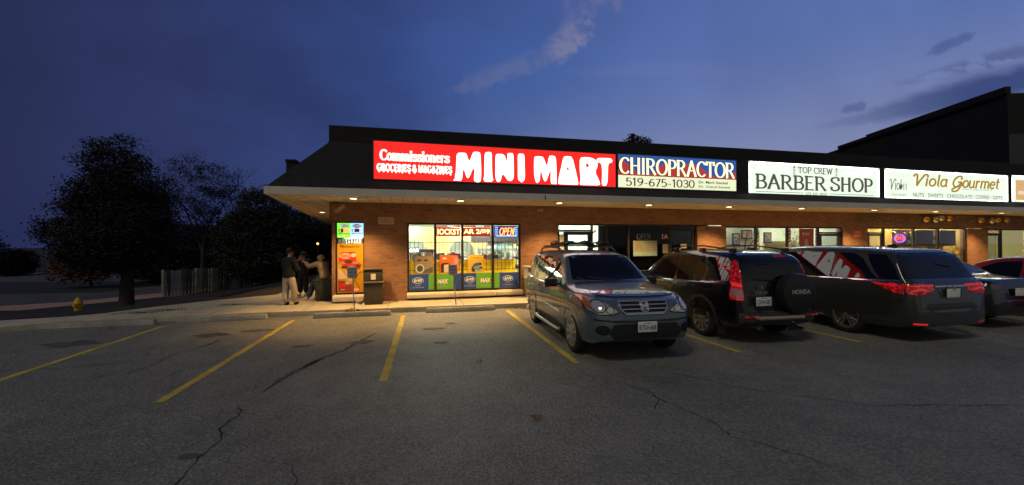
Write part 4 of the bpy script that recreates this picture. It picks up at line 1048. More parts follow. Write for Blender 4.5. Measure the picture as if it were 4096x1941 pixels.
# 3 barber
def tube_face(name, c, s_):
    """a lit acrylic face, a little brighter where the tubes run behind it"""
    m = emis(name, c, s_); t = m.node_tree; b = t.nodes['Principled BSDF']
    o = t.nodes.new('ShaderNodeTexCoord').outputs['Object']; q = N(t, 'ShaderNodeSeparateXYZ'); t.links.new(o, q.inputs[0])
    wv = mth(t, 'SINE', mth(t, 'MULTIPLY', q.outputs[2], 18.5))
    nf = noise(t, o, 1.3, 3, .5)
    k = mth(t, 'ADD', mth(t, 'MULTIPLY_ADD', wv, .035, s_ * .88), mth(t, 'MULTIPLY', nf, .26))
    t.links.new(k, b.inputs['Emission Strength'])
    return m
t, w_, h = sign_box(12.01, 17.90, 3.43, 4.53, 'roof_sign', 'white lit TOP CREW BARBER SHOP sign with grey serif letters')
face(t, 0, w_, 0, h, tube_face('sign_mint', (.84, 1.0, .80), .93))
def fill_strip(t, rects, c=(.9, 1.0, .86), e=13.0):  # extra bright strips added on the white faces to light the lot
    m = MB()
    for a, b, c_, d_ in rects: m.box(a, b, -.003, -.001, c_, d_)
    return m.build('fill_strip', emis('fill_strip', c, e), t)
fill_strip(t, [(.1, w_ - .1, 1.04, 1.085), (.03, .10, .06, 1.03), (w_ - .10, w_ - .03, .06, 1.03), (.35, 1.65, .85, .93), (w_ - 1.75, w_ - .3, .85, .93)])
M_grey = emis('sign_grey', (.075, .075, .055), 1.0, (.08, .08, .06))
m = MB(); o_ = 12.01
pen(m, 'BARBER', 12.31 - o_, 15.33 - o_, .215, .67, -.004, .25, .10, .075, gap=.09)
pen(m, 'SHOP', 15.58 - o_, 17.54 - o_, .215, .68, -.004, .25, .10, .075, gap=.10)
m.build('big_lettering', M_grey, t)
m = MB(); pen(m, 'TOP CREW', 14.10 - o_, 15.63 - o_, .79, .99, -.004, .20, .12, .07, gap=.1)
m.build('upper_lettering', M_grey, t)
m = MB(); pen(m, '519-601-8001', 14.42 - o_, 15.40 - o_, .035, .125, -.003, .2, .1, .05, gap=.07)
m.build('lettering', M_grey, t)
for a_1, b_1 in ((.30, 14.33 - o_), (15.5 - o_, 17.6 - o_)): MB().box(a_1, b_1, -.004, -.001, .085, .103).build('rule_line', M_grey, t)
m = MB()
for x in (13.93 - o_, 15.83 - o_):
    m.plate(ell(x, 1.02, .03, .03, 10), -.003, -.001); m.box(x - .05, x + .05, -.003, -.001, .965, .985); m.box(x - .045, x + .045, -.003, -.001, .73, .76)
    for k in range(4): m.plate([(x - .045, .78 + k * .048), (x + .045, .81 + k * .048), (x + .045, .83 + k * .048), (x - .045, .80 + k * .048)], -.003, -.001)
m.build('barber_pole_emblem', M_grey, t)
# 4 gourmet
t, w_, h = sign_box(18.15, 25.10, 3.41, 4.54, 'roof_sign', 'white lit gourmet sign with slanted gold script and a row of small capitals')
face(t, 0, w_, 0, h, tube_face('sign_white_soft', (.84, .97, .78), .93)); o_ = 18.15
fill_strip(t, [(.1, w_ - .1, 1.06, 1.11), (.03, .10, .06, 1.05), (w_ - .10, w_ - .03, .06, 1.05), (.1, w_ - .1, .02, .06)])
M_gold = emis('sign_gold', (.33, .20, .012), 1.0, (.3, .2, .02))
m = MB(); pen(m, 'Viola', 19.60 - o_, 21.45 - o_, .56, .97, -.004, .26, .15, 0, .28, gap=.03); pen(m, '\u0393ourmet', 21.75 - o_, 24.5 - o_, .56, .97, -.004, .26, .15, 0, .30, gap=.02)
m.build('script_lettering', M_gold, t)
M_tg = emis('sign_text_grey', (.11, .12, .09), 1.0, (.15, .15, .12))
m = MB(); text(m, 'GOURMET', 18.5 - o_, 19.3 - o_, .13, .21, -.004); m.build('lettering', M_tg, t)
m = MB(); text(m, 'www.violagourmet.ca', 22.3 - o_, 24.1 - o_, .44, .52, -.004); m.build('lettering', M_tg, t)
m = MB(); text(m, 'NUTS \u00b7 SWEETS \u00b7 CHOCOLATE \u00b7 COFFEE \u00b7 GIFTS', 19.61 - o_, 24.74 - o_, .12, .27, -.004, .012)
m.build('lettering', M_tg, t)
m = MB(); pen(m, 'Viol', .25, .85, .36, .74, -.003, .1, .05, 0, .1, gap=.05); m.tube([(.98, -.003, .36), (.98, -.003, .6)], .012, 4); m.tube([(1.1, -.003, .36), (1.1, -.003, .6)], .012, 4)
m.plate([(.76, .40), (.86, .38), (.93, .50), (.88, .58), (.78, .54)], -.006, -.004); m.build('emblem', emis('emblem_brown', (.10, .07, .05), 1.0), t)
# 5 partial
t, w_, h = sign_box(25.33, 31.0, 3.43, 4.57, 'roof_sign', 'white lit sign cut off by the right edge, tan square at its left')
face(t, 0, w_, 0, h, MATS['sign_white_soft']); fill_strip(t, [(.1, w_ - .1, 1.07, 1.12), (.03, .10, .06, 1.05)])
m = MB(); m.box(.25, 1.3, -.004, -.001, .12, .95, (.62, .36, .16)); m.box(.4, 1.15, -.006, -.0045, .35, .5, (.7, .6, .4)); m.build('picture', attr_mat('sign_print_dim', 1.0), t)

# ---- gourmet shop garland and ornaments
random.seed(21)
t = fthing('garland', 'dry brown garland of twigs draped over the gourmet shop header', 'garland', 19.0, -.10, 2.72)
m = MB()
for i in range(3200):
    x = random.uniform(-.6, 8.8); z = random.gauss(-.02, .11) + .05 * math.sin(x * 2.1); y = random.uniform(-.16, .05)
    a = random.uniform(0, PI); l = random.uniform(.03, .11); b = random.uniform(-.6, .6)
    dx_, dz_ = math.cos(a) * l, math.sin(a) * l
    m.add([(x, y, z), (x + dx_, y + b * l, z + dz_), (x + dx_ * .6 + .02, y + b * l * .5 - .01, z + dz_ * .5 + .025)], [(0, 1, 2)], random.choice([(.14, .10, .06), (.24, .16, .09), (.07, .08, .04), (.34, .25, .16)]))
m.build('twigs', M_goods, t)
BP = [(22.49, 2.78, 1), (23.08, 2.76, 0), (23.42, 2.84, 0), (23.92, 2.83, 1), (25.94, 2.77, 1), (26.71, 2.75, 0), (27.10, 2.80, 1), (27.69, 2.81, 1)]
M_gb = mat('gold_ball', (.75, .42, .08), .22, 1.0); M_sb = mat('silver_ball', (.7, .62, .5), .2, 1.0)
for i, (u, z, g) in enumerate(BP):
    t = fthing('bauble', ['gold bauble, leftmost on the garland', 'silver bauble, second on the garland', 'pale bauble, third on the garland, hung a little higher', 'gold bauble, fourth on the garland', 'gold bauble, first of the right-hand group', 'silver bauble, second of the right-hand group', 'gold bauble, third of the right-hand group', 'gold bauble, furthest right'][i], 'bauble', u, -.22, z, 'shiny baubles hanging over the gourmet shop')
    MB().lathe([(0, -.13)] + [(.13 * math.sin(R(a)), -.13 * math.cos(R(a))) for a in range(20, 180, 20)] + [(0, .13)], 16).build('ball', M_gb if g else M_sb, t, smooth=True)
    MB().lathe([(.025, .12), (.025, .16), (0, .17)], 8).build('cap', M_gb, t)

# ---- barber shop details
def framed(u0, u1, v, z0, z1, lb, seed):
    t = fthing('picture_frame', lb, 'picture', u0, v, z0, 'framed pictures in the barber shop')
    w_, h = u1 - u0, z1 - z0
    MB().box(0, w_, 0, .03, 0, h).build('frame', M_black, t)
    m = MB(); m.box(.05, w_ - .05, -.004, -.001, .05, h - .05, (.6, .5, .4)); rr = random.Random(seed)
    for i in range(9): m.plate(ell(rr.uniform(.10, w_ - .10), rr.uniform(.10, h - .10), rr.uniform(.02, .05), rr.uniform(.03, .07), 9), -.006 - i * .0007, -.004, rcol(rr, [(.5, .12, .05), (.05, .04, .04), (.7, .6, .5), (.6, .35, .1), (.1, .2, .4)]))
    m.build('print', M_print, t)
framed(14.1, 14.62, .96, 1.97, 2.33, 'wide framed picture high on the barber shop wall', 1)
framed(13.66, 14.0, .96, 1.72, 2.2, 'tall framed picture low on the barber shop wall', 2)
framed(15.5, 15.9, 1.25, 1.8, 2.25, 'small framed picture behind the second barber window', 3)
framed(18.0, 18.4, 1.6, 1.7, 2.15, 'white framed picture at the back of the barber shop', 4)
t = fthing('scissors_decal', 'large grey open scissors decal on the first barber window', 'decal', 13.3, .074, 1.25)
m = MB(); m.plate([(-.05, 0), (.06, .0), (.22, .98), (.17, .99)], 0, .003); m.plate([(-.02, .16), (.05, .12), (.58, .74), (.55, .76)], -.002, -.0005); m.plate(ell(-.02, .0, .09, .12, 14), -.004, -.0025)
m.build('shape', mat('decal_grey', (.18, .15, .13), .5), t)
for i, u in enumerate((13.95, 15.5, 16.85)):
    t = fthing('barber_stripe', ['red white and blue pole stripe at the left of the second barber window', 'red white and blue pole stripe at the left of the third barber window', 'red white and blue pole stripe at the right of the third barber window'][i], 'decal', u, .072, .4, 'barber pole stripe decals')
    m = MB(); m.box(-.05, .07, 0, .004, 0, 1.96, (.62, .6, .56))
    for k in range(14): m.plate([(-.05, k * .14), (.07, k * .14 + .07), (.07, k * .14 + .12), (-.05, k * .14 + .05)], -.003 - .0003 * (k % 2), -.001, (.45, .04, .04) if k % 2 else (.03, .05, .22))
    m.build('stripe', M_print, t)
t, w_, h = poster(15.98, 16.72, 1.3, 2.36, 'tall pink poster with white blobs in the third barber window'); base_sheet(t, w_, h, (.42, .09, .08))
m = MB(); text(m, 'Barber', .15, .55, .80, .93, -.004, .02, .2, 1, 'LEFT', (.75, .65, .6)); m.plate(ell(.36, .42, .10, .25), -.004, -.001, (.55, .4, .36)); m.box(.05, .55, -.006, -.0045, .05, .3, (.62, .02, .03)); m.build('print', M_print, t)
t = fthing('barber_counter', 'wooden counter and partition in the barber shop', 'counter', 16.55, 1.35, .125)
MB().box(-.9, .8, 0, .1, 0, 1.75).build('partition', mat('yellow_wood', (.55, .45, .16), .6, var=.15), t)
m = MB(); text(m, 'WALK INS', -.8, .6, 1.45, 1.65, -.01); m.build('lettering', mat('counter_text', (.35, .33, .25), .6), t)
t = fthing('plant_display', 'pale green leafy display in the third barber window', 'plant', 16.75, .75, 1.3)
m = MB(); random.seed(5)
for i in range(420):
    p = Vector((random.gauss(0, .28), random.gauss(0, .12), random.gauss(.5, .3))); l = random.uniform(.05, .12); a = random.uniform(0, 6.3)
    m.add([p, p + Vector((math.cos(a) * l, .02, math.sin(a) * l)), p + Vector((math.cos(a + .6) * l * .6, -.02, math.sin(a + .6) * l * .6))], [(0, 1, 2)], random.choice([(.3, .42, .15), (.5, .55, .3), (.15, .25, .08)]))
m.build('leaves', M_goods, t)
# gourmet shelves
shelf_unit(22.3, 23.9, .9, 1.4, [.9, 1.25, 1.6, 1.95], 'gold lit shelf of jars in the gourmet shop window', 31, (.35, .22, .06), 'gourmet shelves')
shelf_unit(24.1, 25.6, .9, 1.4, [.9, 1.25, 1.6, 1.95], 'right shelf of gift tins in the gourmet shop', 32, (.35, .22, .06), 'gourmet shelves')
shelf_unit(20.7, 22.0, 1.6, 2.1, [.9, 1.25, 1.6, 1.95], 'shelf of packets behind the oval neon sign', 33, (.35, .22, .06), 'gourmet shelves')
for a, b, lb in [(22.45, 23.55, 'dark square board in the third gourmet pane'), (23.95, 25.0, 'dark square board in the last gourmet pane')]:
    t, w_, h = poster(a, b, 1.62, 2.33, lb, 'board', .12, 'window_board'); base_sheet(t, w_, h, (.10, .09, .045))
    m = MB(); m.box(0, w_, -.008, -.001, 0, .04, (.35, .28, .1)); m.box(0, w_, -.008, -.001, h - .04, h, (.35, .28, .1)); m.build('edge', M_print, t)
t = fthing('wreath', 'round golden wreath low in the last gourmet pane', 'wreath', 25.1, .2, 1.42)
MB().tube([(.16 * math.cos(2 * PI * i / 20), 0, .16 * math.sin(2 * PI * i / 20)) for i in range(21)], .055, 8).build('ring', mat('wreath_gold', (.6, .42, .12), .6, bump=.5), t, smooth=True)
# ================================================================== CARS
def pchip(tbl):
    xs = [p[0] for p in tbl]; ys = [p[1] for p in tbl]; n = len(xs)
    h = [xs[i + 1] - xs[i] for i in range(n - 1)]; dl = [(ys[i + 1] - ys[i]) / h[i] for i in range(n - 1)]
    m = [dl[0]] + [0 if dl[i - 1] * dl[i] <= 0 else 2 / (1 / dl[i - 1] + 1 / dl[i]) for i in range(1, n - 1)] + [dl[-1]]
    def f(x):
        if x <= xs[0]: return ys[0]
        if x >= xs[-1]: return ys[-1]
        i = max(k for k in range(n - 1) if xs[k] <= x); t = (x - xs[i]) / h[i]
        return (2 * t ** 3 - 3 * t * t + 1) * ys[i] + (t ** 3 - 2 * t * t + t) * h[i] * m[i] + (-2 * t ** 3 + 3 * t * t) * ys[i + 1] + (t ** 3 - t * t) * h[i] * m[i + 1]
    return f
def car_shell(top, bot, wid, belt, tumble=.36, crown=.05):
    """a closed body lofted along y (y forward, rear axle at 0)"""
    T, B, W, L = pchip(top), pchip(bot), pchip(wid), pchip(belt)
    y0, y1 = top[0][0], top[-1][0]
    ys = sorted(set([round(y0 + (y1 - y0) * i / 84, 4) for i in range(85)] + [p[0] for p in top] + [p[0] for p in wid]))
    ys = [y for i, y in enumerate(ys) if i == 0 or y - ys[i - 1] > .006]
    rings = []
    for y in ys:
        t, b, w_ = T(y), B(y), W(y); l = min(L(y), t - .045)
        zr = max(l + .012, t - crown - .028); wr = (w_ - .045) - max(0, zr - l) * tumble
        H = l - b
        s = [(0, b), (.70 * w_, b), (.93 * w_, b + .02 * H), (.985 * w_, b + .16 * H), (w_, b + .42 * H), (w_ + .004, b + .62 * H), (w_ - .006, b + .86 * H), (w_ - .028, l - .012), (w_ - .045, l + .004)]
        for k in (.2, .4, .6, .8, .93): s.append((w_ - .045 + (wr - (w_ - .045)) * k, l + .004 + (zr - l - .004) * k))
        s += [(wr - .018, zr + .018), (wr - .065, zr + .026 + crown * .35), (wr * .72, t - crown * .22), (wr * .36, t - crown * .05), (0, t)]
        rings.append([(x, y, z) for x, z in s] + [(-x, y, z) for x, z in s[-2:0:-1]])
    n = len(rings[0]); vs = [v for r_ in rings for v in r_]; fs = []
    for i in range(len(rings) - 1):
        for j in range(n): fs.append((i * n + j, i * n + (j + 1) % n, (i + 1) * n + (j + 1) % n, (i + 1) * n + j))
    for end, sgn in ((0, -1), (len(rings) - 1, 1)):
        r_ = rings[end]; cz = sum(v[2] for v in r_) / n; prev = end * n
        for sc_, dy_ in ((.9, .014), (.6, .024)):
            k = len(vs); vs += [(v[0] * sc_, v[1] + sgn * dy_, cz + (v[2] - cz) * sc_) for v in r_]
            for j in range(n): fs.append((prev + j, prev + (j + 1) % n, k + (j + 1) % n, k + j))
            prev = k
        fs.append(tuple(range(prev, prev + n)))
    return vs, fs
def cut_wheels(o, cyls, dark):
    """real wheel housings, cut with cylinders"""
    m = MB()
    for (x0, x1, y, z, r_) in cyls: m.lathe([(r_, x0), (r_, x1)], 36, 'x', (0, y, z))
    c = m.build('cutter', dark)
    o.data.materials.append(dark)
    mod = o.modifiers.new('b', 'BOOLEAN'); mod.operation = 'DIFFERENCE'; mod.object = c; mod.solver = 'EXACT'
    try: mod.material_mode = 'TRANSFER'
    except Exception: pass
    bpy.context.view_layer.update()
    me = bpy.data.meshes.new_from_object(o.evaluated_get(bpy.context.evaluated_depsgraph_get()))
    o.modifiers.clear(); o.data = me
    me.polygons.foreach_set('use_smooth', [True] * len(me.polygons)); me.set_sharp_from_angle(angle=R(32))
    bpy.data.objects.remove(c)
class Skin:
    def __init__(s, vs, fs): s.b = BVHTree.FromPolygons([Vector(v) for v in vs], fs)
    def hit(s, o, d):
        h = s.b.ray_cast(Vector(o), Vector(d))
        if h[0] is None: h = s.b.find_nearest(Vector(o) + Vector(d) * 4.2)
        p, n = h[0], h[1]
        if n.dot(Vector(d)) > 0: n = -n
        return p, n
def panel(parent, sk, poly, view, m, name, off=.004, thick=.012, grid=.07, mb_out=None):
    """lay a flat outline on to the curved body. view: 'L','R' poly=(y,z); 'F','B' poly=(x,z); 'T' poly=(x,y)"""
    bm = bmesh.new()
    f = bm.faces.new([bm.verts.new((a, b, 0)) for a, b in poly])
    xs = [p[0] for p in poly]; zs = [p[1] for p in poly]
    for ax, lo, hi in ((0, min(xs), max(xs)), (1, min(zs), max(zs))):
        k = int((hi - lo) / grid)
        for i in range(1, k + 1):
            c = lo + (hi - lo) * i / (k + 1); co = [0, 0, 0]; no = [0, 0, 0]; co[ax] = c; no[ax] = 1
            bmesh.ops.bisect_plane(bm, geom=bm.verts[:] + bm.edges[:] + bm.faces[:], plane_co=co, plane_no=no)
    bm.verts.ensure_lookup_table(); bm.faces.ensure_lookup_table()
    vs = []; inner = []
    for v in bm.verts:
        a, b = v.co.x, v.co.y
        o, d = {'R': ((5, a, b), (-1, 0, 0)), 'L': ((-5, a, b), (1, 0, 0)), 'F': ((a, 9, b), (0, -1, 0)), 'B': ((a, -5, b), (0, 1, 0)), 'T': ((a, b, 5), (0, 0, -1))}[view]
        p, n = sk.hit(o, d)
        vs.append(p + n * off); inner.append(p - n * thick)
    n = len(vs); fs = [tuple(v.index for v in f.verts) for f in bm.faces]
    side = [(e.verts[0].index, e.verts[1].index, e.verts[1].index + n, e.verts[0].index + n) for e in bm.edges if len(e.link_faces) == 1]
    bm.free()
    M_ = mb_out or MB(); M_.add(vs + inner, fs + side)
    if mb_out is None: return M_.build(name, m, parent, smooth=True, ang=40)
def both(parent, sk, poly, m, name, **k):
    return [panel(parent, sk, poly, s, m, name, **k) for s in 'LR']
def stroke(pts, w_):
    L = []; Rr = []
    for i, p in enumerate(pts):
        a, b = pts[max(i - 1, 0)], pts[min(i + 1, len(pts) - 1)]; d = Vector((b[0] - a[0], b[1] - a[1])).normalized()
        L.append((p[0] - d.y * w_ / 2, p[1] + d.x * w_ / 2)); Rr.append((p[0] + d.y * w_ / 2, p[1] - d.x * w_ / 2))
    return L + Rr[::-1]
M_tyre = mat('tyre', (.010, .010, .010), .85)
M_cglass = mat('car_glass', (.004, .005, .007), .02, 0, 0, .5)
M_arch = mat('wheel_well', (.006, .006, .006), .9)
M_seam = mat('seam_black', (.003, .003, .003), .7)
M_trim = mat('trim_black', (.014, .014, .015), .45)
M_chrome = mat('chrome', (.72, .72, .74), .12, 1.0)
M_plate = mat('plate_white', (.80, .78, .70), .5)
M_plt = mat('plate_blue', (.05, .08, .28), .5)
M_rim = mat('rim_silver', (.50, .49, .46), .28, .9)
M_lens = mat('lamp_glass', (.62, .62, .60), .05, .85, 1.0)
M_red = mat('tail_red', (.35, .006, .006), .08, 0, 1.0, emit=(1, .02, .02), es=.14)
M_redhot = mat('tail_red_lit', (.5, .01, .01), .08, 0, 1.0, emit=(1, .03, .02), es=.5)
def lens_fac(m, lo, hi, sc_=26):
    t = m.node_tree; b = t.nodes['Principled BSDF']; o = t.nodes.new('ShaderNodeTexCoord').outputs['Object']
    v = N(t, 'ShaderNodeTexVoronoi', inp={'Scale': sc_}); t.links.new(o, v.inputs['Vector']); wn = N(t, 'ShaderNodeTexWhiteNoise'); t.links.new(v.outputs['Position'], wn.inputs['Vector'])
    t.links.new(mth(t, 'MULTIPLY_ADD', mth(t, 'POWER', wn.outputs['Value'], 3.0), hi - lo, lo), b.inputs['Emission Strength'])
lens_fac(M_red, .03, .42)
M_amber = mat('amber_lens', (.5, .12, .02), .1, 0, 1.0)
def wheel(parent, x, y, r_, wd, sgn, style, rimr=.235):
    m = MB()
    prof = [(rimr - .01, -wd * .42), (rimr + .01, -wd / 2), (r_ - .045, -wd / 2), (r_ - .012, -wd / 2 + .018), (r_, -wd / 2 + .05), (r_, wd / 2 - .05), (r_ - .012, wd / 2 - .018), (r_ - .045, wd / 2), (rimr + .01, wd / 2), (rimr - .01, wd * .42)]
    m.lathe(prof, 40, 'x', caps=False)
    t = m.build('wheel', M_tyre, parent, smooth=True, ang=50); t.location = (x, y, r_)
    k = MB()
    a = wd * .5 * sgn
    k.lathe([(rimr + .012, a * .96), (rimr + .002, a * 1.0), (rimr - .016, a * .98), (rimr - .022, a * .6), (rimr - .03, -a * .4)], 40, 'x', caps=False)
    def sp(poly, th0, x0, x1):
        q, w_ = math.cos(th0), math.sin(th0)
        pts = [(p[0] * q - p[1] * w_, p[0] * w_ + p[1] * q) for p in poly]; n = len(pts)
        k.add([(x0, a_1, b_1) for a_1, b_1 in pts] + [(x1, a_1, b_1) for a_1, b_1 in pts], [tuple(range(n)), tuple(range(n, 2 * n))[::-1]] + [(i, (i + 1) % n, (i + 1) % n + n, i + n) for i in range(n)])
    if style == 'petal':
        for i in range(10): sp([(.05, -.013), (.12, -.030), (.19, -.030), (rimr - .012, -.014), (rimr - .012, .014), (.19, .030), (.12, .030), (.05, .013)], i * PI / 5 + .1, a * .62, a * .94)
    elif style == 'twin':
        for i in range(5):
            for s_ in (-1, 1): sp([(.04, s_ * .006), (rimr - .012, s_ * .018), (rimr - .012, s_ * .062), (.06, s_ * .036)], i * 2 * PI / 5 + .28, a * .66, a * .95)
    else:
        for i in range(7): sp([(.04, -.02), (rimr - .012, -.03), (rimr - .012, .03), (.04, .02)], i * 2 * PI / 7, a * .66, a * .95)
    k.lathe([(.058, a * .55), (.058, a * .94), (.03, a * 1.0), (0, a * 1.0)], 20, 'x')
    o = k.build('rim', M_rim, t, smooth=True, ang=35)
    d = MB(); d.lathe([(rimr - .035, a * .30), (0, a * .30)], 30, 'x', caps=False); d.build('brake_disc', mat('brake_dark', (.02, .02, .02), .6, .3), t)
    return t
def plate_at(parent, x, y, z, s, sgn, txt2=None):
    """licence plate facing +y (sgn 1) or -y (sgn -1)"""
    m = MB(); m.box(x - .153, x + .153, y - .006, y + .006, z - .077, z + .077)
    o = m.build('licence_plate', M_plate, parent, bevel=.004)
    t = MB()
    def tx(s_, a, b, c, d):
        tmp = MB(); text(tmp, s_, a, b, c, d, 0, .02)
        t.add([((x - vx * 1 if sgn > 0 else x + vx), y + sgn * .0075, z + vz) for vx, _, vz in tmp.v], tmp.f)
    if s: tx(s, -.135, .135, -.045, .030)
    tx('ONTARIO', -.06, .06, .045, .062)
    for a in (-.09, .09): t.box(x + a - .006, x + a + .006, y + sgn * .0065 - .001, y + sgn * .0065 + .001, z - .066, z - .056)
    t.build('lettering', M_plt, o)
    return o
def mirror(parent, x, y, z, sgn, m):
    k = MB(); k.box(x - .115, x + .115, y - .05, y + .05, z - .075, z + .075)
    o = k.build('wing_mirror', m, parent, bevel=.03)
    MB().box(x - sgn * .17, x - sgn * .10, y - .02, y + .02, z - .05, z - .01).build('arm', m, o)
    MB().box(x - .095, x + .095, y - .056, y - .051, z - .055, z + .055).build('mirror_glass', M_chrome, o)
    return o
def paint(name, c, metal=.5, rough=.32): return mat(name, c, rough, metal, 1.0, .25, coat_rough=.015)

# ---------------- compact SUV (shared by the first two cars)
SUV = dict(
    top=[(-.93, .62), (-.91, .90), (-.88, 1.06), (-.72, 1.52), (-.62, 1.60), (-.3, 1.655), (.5, 1.675), (1.2, 1.655), (1.60, 1.595), (1.80, 1.47), (2.28, 1.13), (2.42, 1.10), (2.9, 1.04), (3.22, .975), (3.34, .935), (3.42, .84), (3.47, .68)],
    bot=[(-.93, .36), (-.75, .30), (0, .25), (2.6, .25), (3.2, .27), (3.47, .36)],
    wid=[(-.93, .70), (-.91, .76), (-.85, .82), (-.65, .868), (-.2, .888), (1.2, .885), (2.4, .885), (2.9, .872), (3.15, .845), (3.32, .79), (3.42, .72), (3.47, .63)],
    belt=[(-.93, .92), (-.6, 1.06), (.8, 1.03), (2.3, 1.00), (3.0, .94), (3.47, .80)])
def suv(name, label, body_m, loc, rz, group):
    t = thing(name, label, 'car', loc, rz, group)
    vs, fs = car_shell(**SUV); sk = Skin(vs, fs)
    b = MB(); b.add(vs, fs); o = b.build('body', body_m, t, smooth=True)
    cut_wheels(o, [(.52, 1.1, 0, .36, .395), (-1.1, -.52, 0, .36, .395), (.52, 1.1, 2.62, .36, .395), (-1.1, -.52, 2.62, .36, .395)], M_arch)
    for y in (0, 2.62):
        for s in (-1, 1): wheel(t, s * .775, y, .343, .215, s, 'petal')
    # glass
    for p in ([(2.00, 1.045), (1.72, 1.30), (1.50, 1.465), (1.38, 1.515), (.99, 1.535), (.95, 1.035)], [(.87, 1.04), (.91, 1.535), (.34, 1.55), (.30, 1.04)], [(.26, 1.045), (.30, 1.55), (.13, 1.545), (.00, 1.27), (.08, 1.05)], [(-.06, 1.07), (-.07, 1.28), (.05, 1.53), (-.50, 1.53), (-.60, 1.44), (-.66, 1.12)]):
        both(t, sk, p, M_cglass, 'side_window', off=.003)
    panel(t, sk, [(-.69, 1.16), (0, 1.14), (.69, 1.16), (.585, 1.545), (.50, 1.575), (-.50, 1.575), (-.585, 1.545)], 'F', M_cglass, 'windscreen', off=.003)
    # seams and trim
    sm_ = MB()
    for pts in ([(.91, 1.56), (.90, .40)], [(2.02, 1.06), (2.10, .75), (2.08, .42)], [(.02, 1.3), (.10, 1.05), (.10, .82), (.33, .62), (.40, .40)], [(2.08, .40), (.42, .40)]):
        for v in 'LR': panel(t, sk, stroke(pts, .010), v, None, '', off=.0015, thick=.004, mb_out=sm_)
    sm_.build('door_seam', M_seam, t)
    return t, sk, o
def lip(t, sk, y, m, w_=.035, r_=.405):
    pts = [(y + r_ * math.cos(R(a)), .36 + r_ * math.sin(R(a))) for a in range(-12, 193, 12)]
    for v in 'LR': panel(t, sk, stroke(pts, w_), v, m, 'wheel_arch_trim', off=.008, thick=.012, grid=.1)

# car A: grey-green SUV facing us
P_A = paint('grey_paint', (.115, .150, .172), .40, .38)
A_loc = (3.37 - .0196 * 2.62, 6.44 + 2.62, 0)
A, sk, ob = suv('parked_car', 'grey sport utility car facing the camera with ski carriers on its roof rack', P_A, A_loc, PI - .0196, 'cars parked nose or tail to the shops')
for y in (0, 2.62): lip(A, sk, y, P_A)
both(A, sk, stroke([(.45, .60), (2.05, .585)], .035), M_chrome, 'side_moulding', off=.012, thick=.01)
both(A, sk, stroke([(.42, .33), (2.18, .33)], .12), M_trim, 'sill_trim', off=.01)
for s in (-1, 1):
    m = MB(); m.tube([(s * .90, .46, .29), (s * .93, .60, .27), (s * .93, 2.02, .27), (s * .90, 2.16, .29)], .035, 10); m.build('side_step', mat('step_steel', (.25, .25, .25), .3, .9), A, smooth=True)
    for y in (1.0, .42 + .0):
        MB().box(s * .893 - .012, s * .893 + .012, y - .0, y + .15, .925, .955).build('door_handle', P_A, A, bevel=.006)
    mirror(A, s * 1.0, 1.86, 1.09, s, M_trim)
# headlamps: glass over a dark bowl with two round reflectors
for s in (-1, 1):
    pg = [(s * x, z) for x, z in [(.845, .975), (.79, .985), (.70, .955), (.58, .895), (.42, .775), (.52, .745), (.70, .745), (.83, .80)]]
    cxm = sum(p[0] for p in pg) / 8; czm = sum(p[1] for p in pg) / 8
    panel(A, sk, [(cxm + (x - cxm) * 1.07, czm + (z - czm) * 1.13) for x, z in pg], 'F', M_seam, 'headlight_surround', off=.003, grid=.04)
    o = panel(A, sk, pg, 'F', mat('lamp_bowl', (.52, .49, .42), .22, .35, 1.0, bump=.25, bscale=14), 'headlight', off=.006, grid=.04)
    for cx, cz, r_ in ((.70, .855, .082), (.55, .805, .050)):
        panel(o, sk, [(s * cx + r_ * 1.2 * math.cos(2 * PI * i / 18), cz + r_ * 1.1 * math.sin(2 * PI * i / 18)) for i in range(18)], 'F', M_trim, 'reflector_ring', off=.009, grid=.03)
        panel(o, sk, [(s * cx + r_ * math.cos(2 * PI * i / 18), cz + r_ * .92 * math.sin(2 * PI * i / 18)) for i in range(18)], 'F', mat('reflector_bright', (.75, .74, .70), .12, .6, 1.0), 'reflector', off=.012, grid=.03)
    panel(o, sk, [(s * x, z) for x, z in [(.84, .965), (.80, .975), (.775, .90), (.80, .82), (.83, .81)]], 'F', M_amber, 'indicator', off=.010, grid=.03)
    fg = panel(A, sk, [(s * (.665 + .095 * math.cos(2 * PI * i / 18)), .515 + .075 * math.sin(2 * PI * i / 18)) for i in range(18)], 'F', M_seam, 'fog_recess', off=.004, grid=.04)
# bonnet bug shield
panel(A, sk, [(-.66, 3.12), (-.40, 3.235), (0, 3.27), (.40, 3.235), (.66, 3.12), (.66, 3.02), (.40, 3.14), (0, 3.17), (-.40, 3.14), (-.66, 3.02)], 'T', mat('shield_black', (.006, .006, .007), .06, 0, 1), 'bug_deflector', off=.022, grid=.05)
g = panel(A, sk, [(-.385, .915), (.385, .915), (.37, .80), (.30, .735), (-.30, .735), (-.37, .80)], 'F', M_seam, 'grille', off=.008, grid=.05)
mb = MB()
for pts in ([(-.39, .915), (.39, .915)], [(-.385, .862), (.385, .862)], [(-.355, .808), (.355, .808)], [(-.31, .750), (.31, .750)], [(-.39, .92), (-.375, .80), (-.30, .735)], [(.39, .92), (.375, .80), (.30, .735)], [(-.31, .733), (.31, .733)]):
    panel(A, sk, stroke(pts, .017), 'F', None, '', off=.024, thick=.0, grid=.05, mb_out=mb)
mb.build('grille_bar', mat('grille_chrome', (.42, .42, .48), .25, .55), g)
mb = MB()
for poly in ([(-.055, .885), (-.030, .885), (-.022, .792), (-.042, .792)], [(.055, .885), (.030, .885), (.022, .792), (.042, .792)], [(-.03, .848), (.03, .848), (.03, .832), (-.03, .832)]):
    panel(A, sk, poly, 'F', None, '', off=.036, thick=-.022, grid=.05, mb_out=mb)
